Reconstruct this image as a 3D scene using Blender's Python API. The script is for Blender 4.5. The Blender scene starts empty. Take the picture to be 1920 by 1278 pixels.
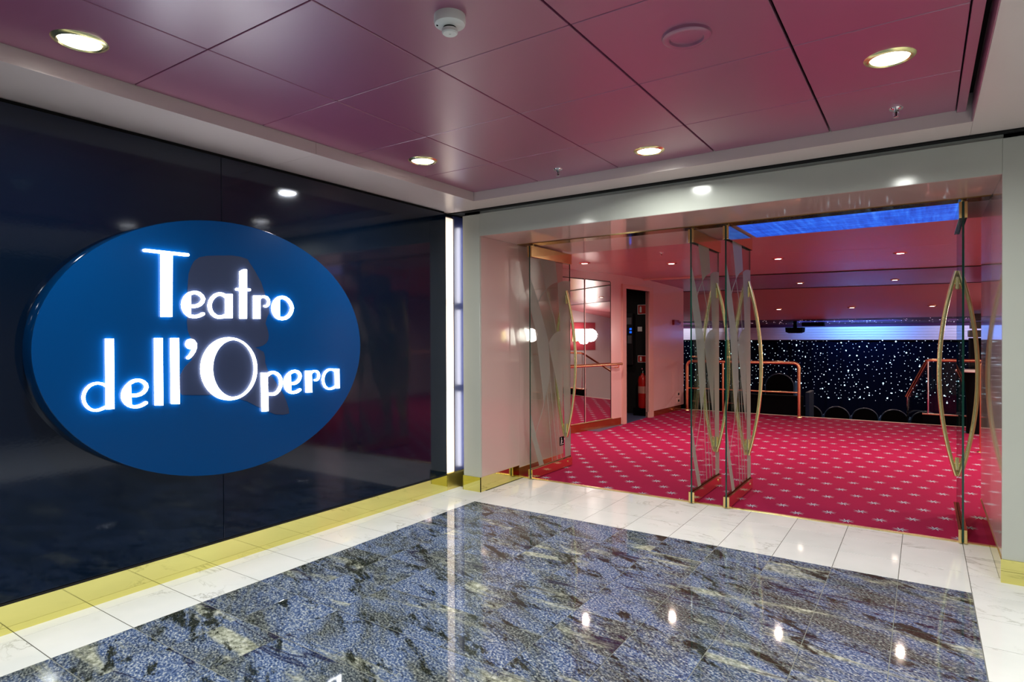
import bpy, bmesh, math, random
from mathutils import Vector, Matrix
from mathutils.geometry import tessellate_polygon
random.seed(7)
SC = bpy.context.scene
COL = SC.collection

# ------------------------------------------------------------------ camera
cam_d = bpy.data.cameras.new('camera')
cam_d.sensor_width = 36.0
cam_d.lens = 36.0 * 1147.28 / 1920.0
cam_d.clip_start = 0.05
cam = bpy.data.objects.new('camera', cam_d)
COL.objects.link(cam)
RT = ((0.82965919, 0.0004866, -0.55827), (0.55825412, -0.00831596, 0.82962834), (-0.00423885, -0.9999653, -0.00717106))
cam.matrix_world = Matrix(((RT[0][0], -RT[0][1], -RT[0][2], 3.48),
                           (RT[1][0], -RT[1][1], -RT[1][2], -4.25),
                           (RT[2][0], -RT[2][1], -RT[2][2], 1.35), (0, 0, 0, 1)))
SC.camera = cam

# ------------------------------------------------------------------ world, view, lights
W = bpy.data.worlds.new('world')
SC.world = W
W.use_nodes = True
W.node_tree.nodes['Background'].inputs[0].default_value = (0.05, 0.05, 0.06, 1)
W.node_tree.nodes['Background'].inputs[1].default_value = 0.3
SC.view_settings.view_transform = 'Standard'
SC.view_settings.look = 'None'
SC.view_settings.exposure = 0.3
SC.view_settings.gamma = 1.0
SC.view_settings.use_curve_mapping = False
SC.cycles.max_bounces = 10
SC.cycles.transparent_max_bounces = 24
SC.cycles.sample_clamp_indirect = 6.0
SC.cycles.use_denoising = True


def lamp(name, loc, power, color, size=0.11, target=None, spread=160, shape='DISK', size_y=None):
    d = bpy.data.lights.new(name, 'AREA')
    d.shape = shape
    d.size = size
    if size_y:
        d.size_y = size_y
    d.energy = power
    d.color = color
    d.spread = math.radians(spread)
    o = bpy.data.objects.new(name, d)
    COL.objects.link(o)
    o.location = loc
    if target is not None:
        v = Vector(target) - Vector(loc)
        o.rotation_euler = v.to_track_quat('-Z', 'Y').to_euler()
    return o


FOYER_DOWN = [(0.72, -3.19), (3.36, -1.206), (0.72, -1.20), (2.04, -0.55)]
FOYER_HIDDEN = [(3.36, -3.19), (2.04, -4.49), (0.72, -5.2), (3.36, -5.2), (2.04, -6.5), (0.72, -7.2), (3.36, -7.2)]
P_FOYER = 14.5
WHITE_FOYER = (0.98, 1.0, 0.95)
for x, y in FOYER_DOWN:
    lamp('downlight_lamp', (x, y, 2.497), P_FOYER, WHITE_FOYER, 0.12)
for x, y in FOYER_HIDDEN:
    lamp('downlight_lamp', (x, y, 2.497), P_FOYER * 1.2, WHITE_FOYER, 0.12)
# lamps along the side of the foyer that runs on to the right of the picture
for y in (-1.5, -3.5, -5.5):
    lamp('downlight_lamp', (4.6, y, 2.44), 12.0, WHITE_FOYER, 0.12)

THEATRE_A = [(-0.097, 2.725), (0.796, 3.408), (2.018, 3.696), (3.259, 3.978)]
THEATRE_A_HIDDEN = [(4.9, 3.0), (5.8, 4.2), (4.7, 4.9), (5.6, 2.2)]
WARM = (1.0, 0.78, 0.66)
for x, y in THEATRE_A:
    lamp('theatre_lamp', (x, y, 2.262), 21.0, WARM, 0.055)
for x, y in THEATRE_A_HIDDEN:
    lamp('theatre_lamp', (x, y, 2.262), 24.0, WARM, 0.08)
lamp('pantry_lamp', (-0.95, 4.95, 2.25), 2.2, (1.0, 0.9, 0.8), 0.08)
# wall sconces on the far side of the auditorium
lamp('sconce_lamp', (5.9, 9.4, 1.38), 16.0, (1.0, 0.86, 0.78), 0.35, (-0.3, 4.5, 1.0), 170)
# stage wash: blue lamps under the auditorium ceiling that light the white fascia
lamp('stage_lamp', (1.9, 12.2, 1.66), 30.0, (0.10, 0.33, 1.0), 2.2, (1.9, 13.0, 1.45), 150, 'RECTANGLE', 0.05)
lamp('stage_lamp', (-1.9, 12.2, 1.66), 12.0, (0.85, 0.8, 1.0), 2.4, (-2.5, 13.0, 1.45), 150, 'RECTANGLE', 0.05)
lamp('stage_lamp', (4.7, 12.2, 1.64), 7.0, (0.62, 0.6, 1.0), 1.8, (4.7, 13.0, 1.42), 150, 'RECTANGLE', 0.05)

# ------------------------------------------------------------------ materials
MATS = {}


def _new(name):
    m = bpy.data.materials.new(name)
    m.use_nodes = True
    nt = m.node_tree
    return m, nt, nt.nodes['Principled BSDF']


def pm(name, col, rough=0.5, metal=0.0, coat=0.0, em=None, ems=0.0, spec=0.5, bump=0.0, bscale=200.0, ior=1.5, tint=None):
    if name in MATS:
        return MATS[name]
    m, nt, b = _new(name)
    b.inputs['Base Color'].default_value = (*col, 1)
    b.inputs['Roughness'].default_value = rough
    b.inputs['Metallic'].default_value = metal
    b.inputs['IOR'].default_value = ior
    b.inputs['Coat Weight'].default_value = coat
    b.inputs['Coat Roughness'].default_value = 0.03
    b.inputs['Specular IOR Level'].default_value = spec
    if tint:
        b.inputs['Specular Tint'].default_value = (*tint, 1)
    if em:
        b.inputs['Emission Color'].default_value = (*em, 1)
        b.inputs['Emission Strength'].default_value = ems
    # fine procedural wear so that no surface is perfectly even
    tc = nt.nodes.new('ShaderNodeNewGeometry')
    nz = nt.nodes.new('ShaderNodeTexNoise')
    nz.inputs['Scale'].default_value = bscale
    nz.inputs['Detail'].default_value = 3
    nt.links.new(tc.outputs['Position'], nz.inputs['Vector'])
    mr = nt.nodes.new('ShaderNodeMapRange')
    mr.inputs['To Min'].default_value = max(0.0, rough * 0.9)
    mr.inputs['To Max'].default_value = min(1.0, rough * 1.1 + 0.005)
    nt.links.new(nz.outputs['Fac'], mr.inputs['Value'])
    nt.links.new(mr.outputs[0], b.inputs['Roughness'])
    if bump:
        bp = nt.nodes.new('ShaderNodeBump')
        bp.inputs['Strength'].default_value = bump
        bp.inputs['Distance'].default_value = 0.002
        nt.links.new(nz.outputs['Fac'], bp.inputs['Height'])
        nt.links.new(bp.outputs[0], b.inputs['Normal'])
    MATS[name] = m
    return m


class NT:
    """tiny node builder"""
    def __init__(s, nt):
        s.nt = nt

    def n(s, t, **kw):
        nd = s.nt.nodes.new(t)
        for k, v in kw.items():
            setattr(nd, k, v)
        return nd

    def l(s, a, b):
        s.nt.links.new(a, b)

    def math(s, op, a, b=None, c=None):
        nd = s.nt.nodes.new('ShaderNodeMath')
        nd.operation = op
        for i, v in enumerate((a, b, c)):
            if v is None:
                continue
            if isinstance(v, (int, float)):
                nd.inputs[i].default_value = v
            else:
                s.nt.links.new(v, nd.inputs[i])
        return nd.outputs[0]

    def ramp(s, fac, stops, interp='LINEAR'):
        nd = s.nt.nodes.new('ShaderNodeValToRGB')
        cr = nd.color_ramp
        cr.interpolation = interp
        while len(cr.elements) < len(stops):
            cr.elements.new(0.5)
        for e, (p, c) in zip(cr.elements, stops):
            e.position = p
            e.color = (*c, 1)
        s.nt.links.new(fac, nd.inputs[0])
        return nd.outputs[0]

    def mix(s, fac, a, b):
        nd = s.nt.nodes.new('ShaderNodeMix')
        nd.data_type = 'RGBA'
        for sock, v in ((nd.inputs[0], fac), (nd.inputs[6], a), (nd.inputs[7], b)):
            if isinstance(v, (int, float)):
                sock.default_value = v
            elif isinstance(v, tuple):
                sock.default_value = (*v, 1)
            else:
                s.nt.links.new(v, sock)
        return nd.outputs[2]

    def noise(s, vec, scale, detail=3, rough=0.5, dist=0.0):
        nd = s.nt.nodes.new('ShaderNodeTexNoise')
        nd.inputs['Scale'].default_value = scale
        nd.inputs['Detail'].default_value = detail
        nd.inputs['Roughness'].default_value = rough
        nd.inputs['Distortion'].default_value = dist
        s.nt.links.new(vec, nd.inputs['Vector'])
        return nd.outputs['Fac']

    def mapping(s, vec, scale=(1, 1, 1), rot=(0, 0, 0), loc=(0, 0, 0)):
        nd = s.nt.nodes.new('ShaderNodeMapping')
        nd.inputs['Scale'].default_value = scale
        nd.inputs['Rotation'].default_value = rot
        nd.inputs['Location'].default_value = loc
        s.nt.links.new(vec, nd.inputs['Vector'])
        return nd.outputs[0]


def slab_coords(g):
    """world position plus the slab's own offset, kept in the object's colour"""
    geo = g.n('ShaderNodeNewGeometry')
    oi = g.n('ShaderNodeObjectInfo')
    sc = g.n('ShaderNodeVectorMath', operation='SCALE')
    g.l(oi.outputs['Color'], sc.inputs[0])
    sc.inputs['Scale'].default_value = 20.0
    ad = g.n('ShaderNodeVectorMath', operation='ADD')
    g.l(geo.outputs['Position'], ad.inputs[0])
    g.l(sc.outputs[0], ad.inputs[1])
    return ad.outputs[0], geo.outputs['Position']


def granite():
    m, nt, b = _new('blue_granite')
    g = NT(nt)
    v, pos = slab_coords(g)
    rv = g.mapping(v, (1.0, 1.0, 1.0), (0, 0, math.radians(28)))
    st = g.mapping(rv, (0.55, 1.3, 1.0))
    grain = g.noise(g.mapping(rv, (0.8, 1.25, 1.0)), 88.0, 3, 0.65)
    grain2 = g.noise(v, 40.0, 3, 0.65)
    blue = g.ramp(grain, [(0.30, (0.015, 0.022, 0.04)), (0.42, (0.05, 0.085, 0.19)), (0.50, (0.10, 0.15, 0.28)), (0.58, (0.28, 0.33, 0.39)), (0.70, (0.62, 0.65, 0.62))])
    grey = g.ramp(grain, [(0.30, (0.012, 0.015, 0.015)), (0.44, (0.045, 0.052, 0.052)), (0.56, (0.13, 0.145, 0.13)), (0.70, (0.40, 0.42, 0.37))])
    f1 = g.ramp(g.noise(st, 2.8, 6, 0.7, 0.4), [(0.44, (0, 0, 0)), (0.58, (0.95, 0.95, 0.95))])
    c = g.mix(f1, blue, grey)
    pale = g.ramp(grain2, [(0.35, (0.14, 0.15, 0.10)), (0.52, (0.40, 0.42, 0.31)), (0.66, (0.66, 0.67, 0.56))])
    f2 = g.ramp(g.noise(g.mapping(v, (0.45, 2.4, 1.0), (0, 0, math.radians(-8)), (3.1, 1.7, 0)), 1.9, 7, 0.7, 0.5), [(0.545, (0, 0, 0)), (0.63, (0.88, 0.88, 0.88))])
    c = g.mix(f2, c, pale)
    f3 = g.ramp(g.noise(g.mapping(rv, (0.75, 1.9, 1.0), (0, 0, 0), (7.3, 2.2, 0)), 4.2, 8, 0.72, 0.2), [(0.535, (0, 0, 0)), (0.60, (0.97, 0.97, 0.97))])
    dark = g.ramp(grain, [(0.4, (0.008, 0.012, 0.009)), (0.62, (0.040, 0.044, 0.030)), (0.75, (0.16, 0.17, 0.13))])
    c = g.mix(f3, c, dark)
    crack = g.math('ABSOLUTE', g.math('SUBTRACT', g.noise(g.mapping(v, (0.18, 1.5, 1.0), (0, 0, math.radians(-7)), (1.3, 5.2, 0)), 1.0, 5, 0.55, 0.3), 0.5))
    c = g.mix(g.ramp(crack, [(0.0, (0.9, 0.9, 0.9)), (0.005, (0, 0, 0))]), c, (0.012, 0.010, 0.035))
    nt.links.new(c, b.inputs['Base Color'])
    b.inputs['Roughness'].default_value = 0.035
    b.inputs['IOR'].default_value = 1.5
    return m


def marble():
    m, nt, b = _new('white_marble')
    g = NT(nt)
    v, pos = slab_coords(g)
    w = g.noise(g.mapping(v, (1, 1.6, 1), (0, 0, 0.7)), 1.7, 6, 0.62, 1.6)
    vein = g.math('ABSOLUTE', g.math('SUBTRACT', w, 0.5))
    c = g.ramp(vein, [(0.0, (0.43, 0.43, 0.38)), (0.006, (0.64, 0.65, 0.61)), (0.022, (0.81, 0.82, 0.79))])
    cloud = g.ramp(g.noise(v, 3.0, 3), [(0.3, (0.75, 0.77, 0.74)), (0.7, (0.84, 0.85, 0.82))])
    keep = g.ramp(g.noise(v, 2.2, 2), [(0.50, (0, 0, 0)), (0.64, (1, 1, 1))])
    nt.links.new(g.mix(keep, cloud, c), b.inputs['Base Color'])
    b.inputs['Roughness'].default_value = 0.06
    return m


def carpet():
    m, nt, b = _new('crimson_star_carpet')
    g = NT(nt)
    geo = g.n('ShaderNodeNewGeometry')
    rot = g.mapping(geo.outputs['Position'], (1, 1, 1), (0, 0, math.radians(-37.5)), (0, 0, 0))
    sp = g.n('ShaderNodeSeparateXYZ')
    g.l(rot, sp.inputs[0])
    ca, sa = math.cos(math.radians(37.5)), math.sin(math.radians(37.5))
    ox = 3.013 * ca + 0.791 * sa
    oy = -3.013 * sa + 0.791 * ca
    A, B = 0.252, 0.219

    def cell(s, o, p):
        t = g.math('DIVIDE', g.math('SUBTRACT', s, o), p)
        t = g.math('SUBTRACT', t, g.math('FLOOR', g.math('ADD', t, 0.5)))
        return g.math('MULTIPLY', t, p)
    dx = cell(sp.outputs[0], ox, A)
    dy = cell(sp.outputs[1], oy, B)
    r = g.math('SQRT', g.math('ADD', g.math('MULTIPLY', dx, dx), g.math('MULTIPLY', dy, dy)))
    th = g.math('ADD', g.math('ARCTAN2', dy, dx), 6.2832 + math.radians(37.5))
    seg = math.pi / 4
    q = g.math('SUBTRACT', g.math('MODULO', th, seg), seg / 2)
    wdt = g.math('MULTIPLY', g.math('ABSOLUTE', q), r)
    lim = g.math('ADD', g.math('MULTIPLY', g.math('SUBTRACT', 0.054, r), 0.19), 0.0006)
    arm = g.math('MULTIPLY', g.math('LESS_THAN', wdt, lim), g.math('LESS_THAN', r, 0.054))
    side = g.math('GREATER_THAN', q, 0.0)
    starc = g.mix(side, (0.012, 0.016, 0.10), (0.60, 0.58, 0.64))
    pile = g.noise(geo.outputs['Position'], 260.0, 2)
    wear = g.noise(geo.outputs['Position'], 1.3, 3)
    base = g.mix(pile, (0.225, 0.004, 0.038), (0.335, 0.010, 0.070))
    base = g.mix(g.math('MULTIPLY', wear, 0.25), base, (0.20, 0.004, 0.036))
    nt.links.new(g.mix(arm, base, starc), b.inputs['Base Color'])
    b.inputs['Roughness'].default_value = 0.95
    b.inputs['Specular IOR Level'].default_value = 0.1
    bp = g.n('ShaderNodeBump')
    bp.inputs['Strength'].default_value = 0.3
    bp.inputs['Distance'].default_value = 0.003
    g.l(pile, bp.inputs['Height'])
    g.l(bp.outputs[0], b.inputs['Normal'])
    return m


def glass(name='door_glass', tint=(0.90, 0.96, 0.93), base=0.05):
    m = bpy.data.materials.new(name)
    m.use_nodes = True
    nt = m.node_tree
    nt.nodes.clear()
    g = NT(nt)
    lw = g.n('ShaderNodeLayerWeight')
    lw.inputs[0].default_value = 0.5
    f = g.math('ADD', g.math('MULTIPLY', g.math('POWER', lw.outputs['Facing'], 5.0), 0.9), base)
    tr = g.n('ShaderNodeBsdfTransparent')
    tr.inputs[0].default_value = (*tint, 1)
    gl = g.n('ShaderNodeBsdfGlossy')
    gl.inputs['Roughness'].default_value = 0.0
    mx = g.n('ShaderNodeMixShader')
    g.l(f, mx.inputs[0])
    g.l(tr.outputs[0], mx.inputs[1])
    g.l(gl.outputs[0], mx.inputs[2])
    out = g.n('ShaderNodeOutputMaterial')
    g.l(mx.outputs[0], out.inputs[0])
    return m


def frost():
    m = bpy.data.materials.new('frosted_glass')
    m.use_nodes = True
    nt = m.node_tree
    nt.nodes.clear()
    g = NT(nt)
    geo = g.n('ShaderNodeNewGeometry')
    nz = g.noise(geo.outputs['Position'], 300.0, 2)
    col = g.mix(nz, (0.50, 0.53, 0.48), (0.58, 0.61, 0.56))
    di = g.n('ShaderNodeBsdfDiffuse')
    tl = g.n('ShaderNodeBsdfTranslucent')
    g.l(col, di.inputs[0])
    g.l(col, tl.inputs[0])
    m1 = g.n('ShaderNodeMixShader')
    m1.inputs[0].default_value = 0.45
    g.l(di.outputs[0], m1.inputs[1])
    g.l(tl.outputs[0], m1.inputs[2])
    tr = g.n('ShaderNodeBsdfTransparent')
    m2 = g.n('ShaderNodeMixShader')
    m2.inputs[0].default_value = 0.40
    g.l(m1.outputs[0], m2.inputs[1])
    g.l(tr.outputs[0], m2.inputs[2])
    out = g.n('ShaderNodeOutputMaterial')
    g.l(m2.outputs[0], out.inputs[0])
    return m


def diffuser():
    """opal cover of a tube lamp: brightest over the middle of its own tube"""
    m, nt, b = _new('opal_diffuser')
    g = NT(nt)
    tc = g.n('ShaderNodeTexCoord')
    sp = g.n('ShaderNodeSeparateXYZ')
    g.l(tc.outputs['Generated'], sp.inputs[0])
    d = g.math('MULTIPLY', g.math('ABSOLUTE', g.math('SUBTRACT', sp.outputs[2], 0.5)), 2.0)
    f = g.math('SUBTRACT', 1.0, g.math('MULTIPLY', g.math('POWER', d, 5.0), 0.55))
    b.inputs['Base Color'].default_value = (0.8, 0.72, 0.62, 1)
    b.inputs['Emission Color'].default_value = (1.0, 0.82, 0.64, 1)
    nt.links.new(g.math('MULTIPLY', f, 1.45), b.inputs['Emission Strength'])
    return m


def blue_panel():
    """blue glow on the soffit, put into the emission colour with noise streaks"""
    m, nt, b = _new('painted_blue_glow')
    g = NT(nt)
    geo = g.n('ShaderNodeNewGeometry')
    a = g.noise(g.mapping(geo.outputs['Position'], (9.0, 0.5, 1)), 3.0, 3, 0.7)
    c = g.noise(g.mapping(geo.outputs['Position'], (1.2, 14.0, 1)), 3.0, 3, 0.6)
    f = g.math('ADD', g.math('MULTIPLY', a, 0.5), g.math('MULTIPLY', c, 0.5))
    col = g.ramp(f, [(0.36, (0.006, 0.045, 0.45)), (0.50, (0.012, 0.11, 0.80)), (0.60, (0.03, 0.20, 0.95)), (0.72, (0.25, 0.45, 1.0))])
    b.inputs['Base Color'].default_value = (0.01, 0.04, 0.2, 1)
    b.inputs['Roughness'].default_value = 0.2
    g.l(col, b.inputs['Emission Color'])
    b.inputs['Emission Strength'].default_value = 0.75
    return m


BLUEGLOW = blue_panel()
GRANITE, MARBLE, CARPET, GLASS, FROST, OPAL = granite(), marble(), carpet(), glass(), frost(), diffuser()
PANE = glass('balustrade_glass', (0.93, 0.97, 0.97), 0.012)
BRASS = pm('polished_brass', (1.0, 0.92, 0.46), 0.25, 1.0)
BRASSR = pm('brass_rail', (0.90, 0.70, 0.30), 0.09, 1.0)
BRASSG = pm('glowing_side_brass', (0.85, 0.72, 0.25), 0.32, 1.0)
BRASSB = pm('brass_skirting', (0.82, 0.76, 0.26), 0.05, 1.0)
COPPER = pm('copper_tube', (0.93, 0.54, 0.30), 0.24, 1.0)
CHROME = pm('chrome', (0.8, 0.8, 0.8), 0.08, 1.0)
NAVY = pm('navy_gloss_panel', (0.0006, 0.005, 0.016), 0.07, 0, 0, spec=0.75, bump=0.03, bscale=60, tint=(0.74, 0.79, 0.95))
BLUESIDE = pm('blue_side_panel', (0.022, 0.028, 0.085), 0.33, spec=0.9)
SIGNBLUE = pm('sign_blue', (0.0, 0.048, 0.19), 0.20, 0, 0, spec=0.16)
SIGNRIM = pm('sign_rim_blue', (0.0, 0.02, 0.075), 0.1)
SILH = pm('silhouette_grey', (0.026, 0.038, 0.085), 0.35, spec=0.2)
FACADE = pm('pale_grey_lacquer', (0.48, 0.50, 0.45), 0.13)
PINKGLOSS = pm('pink_gloss_lacquer', (0.62, 0.45, 0.41), 0.05, spec=0.9, bump=0.006, bscale=8)
PINKWALL = pm('pink_wall_lacquer', (0.64, 0.39, 0.39), 0.16, bump=0.02, bscale=10)
PINKCEIL = pm('rose_ceiling_lacquer', (0.55, 0.23, 0.24), 0.26)
PURPLECEIL = pm('purple_gloss_ceiling', (0.36, 0.10, 0.22), 0.26)
REDCEIL = pm('red_satin_ceiling', (0.50, 0.17, 0.19), 0.40, spec=0.5)
PLUM = pm('plum_ceiling_edge', (0.07, 0.018, 0.06), 0.6, spec=0.2)
MAGENTA = pm('magenta_ceiling_lacquer', (0.28, 0.055, 0.145), 0.33, spec=1.0, coat=1.0)
_b = MAGENTA.node_tree.nodes['Principled BSDF']
_b.inputs['Coat Roughness'].default_value = 0.36
_b.inputs['Coat IOR'].default_value = 1.75
SOFFIT = pm('soffit_paint', (0.68, 0.58, 0.56), 0.30)
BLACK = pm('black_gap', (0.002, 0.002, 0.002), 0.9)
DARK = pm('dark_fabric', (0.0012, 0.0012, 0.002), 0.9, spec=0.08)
VELVET = pm('navy_velvet', (0.0005, 0.002, 0.009), 0.95, spec=0.04)
GROUT = pm('grey_grout', (0.10, 0.10, 0.08), 0.9, spec=0.1)
GROUTL = pm('light_grout', (0.22, 0.23, 0.20), 0.8, spec=0.1)
WHITEP = pm('white_plastic', (0.72, 0.73, 0.70), 0.35)
WHITEW = pm('white_wall_paint', (0.72, 0.66, 0.66), 0.25)
FASCIA = pm('white_fascia', (0.75, 0.75, 0.80), 0.5)
RED = pm('signal_red', (0.45, 0.012, 0.008), 0.3)
BROWN = pm('dark_brown_trim', (0.025, 0.010, 0.007), 0.4, spec=0.2)
GREENEDGE = pm('green_glass_edge', (0.004, 0.045, 0.032), 0.1)
MIRROR = pm('mirror_glass', (0.85, 0.80, 0.80), 0.01, 1.0)
LAMPGLOW = pm('lamp_glass', (0.9, 0.9, 0.9), 0.3, em=(1.0, 0.98, 0.90), ems=9.0)
LAMPWARM = pm('warm_lamp_glass', (0.9, 0.9, 0.9), 0.3, em=(1.0, 0.84, 0.70), ems=14.0)
LETTER = pm('lit_letter', (0.9, 0.9, 0.9), 0.4, em=(0.92, 0.95, 1.0), ems=8.0)
TUBEGLOW = pm('tube_glass', (0.9, 0.9, 0.9), 0.4, em=(0.93, 0.92, 1.0), ems=9.0)
STAR = pm('star_led', (0.8, 0.9, 1), 0.4, em=(0.66, 0.84, 1.0), ems=0.85)
STARB = pm('bright_star_led', (0.8, 0.9, 1), 0.4, em=(0.55, 0.9, 1.0), ems=2.2)
STARP = pm('pink_star_reflection', (0.8, 0.7, 0.8), 0.4, em=(0.9, 0.62, 0.75), ems=0.7)  # emission standing in for stars mirrored in the ceiling
SCONCE = pm('sconce_glass', (0.9, 0.9, 0.9), 0.4, em=(1.0, 0.90, 0.84), ems=4.5)
SEATBLUE = pm('blue_piping', (0.01, 0.04, 0.10), 0.4)
REDPANEL = pm('red_wall_panel', (0.45, 0.06, 0.08), 0.3)
PALEBLUE = pm('pale_blue_dark_floor', (0.05, 0.06, 0.12), 0.4)
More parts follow.
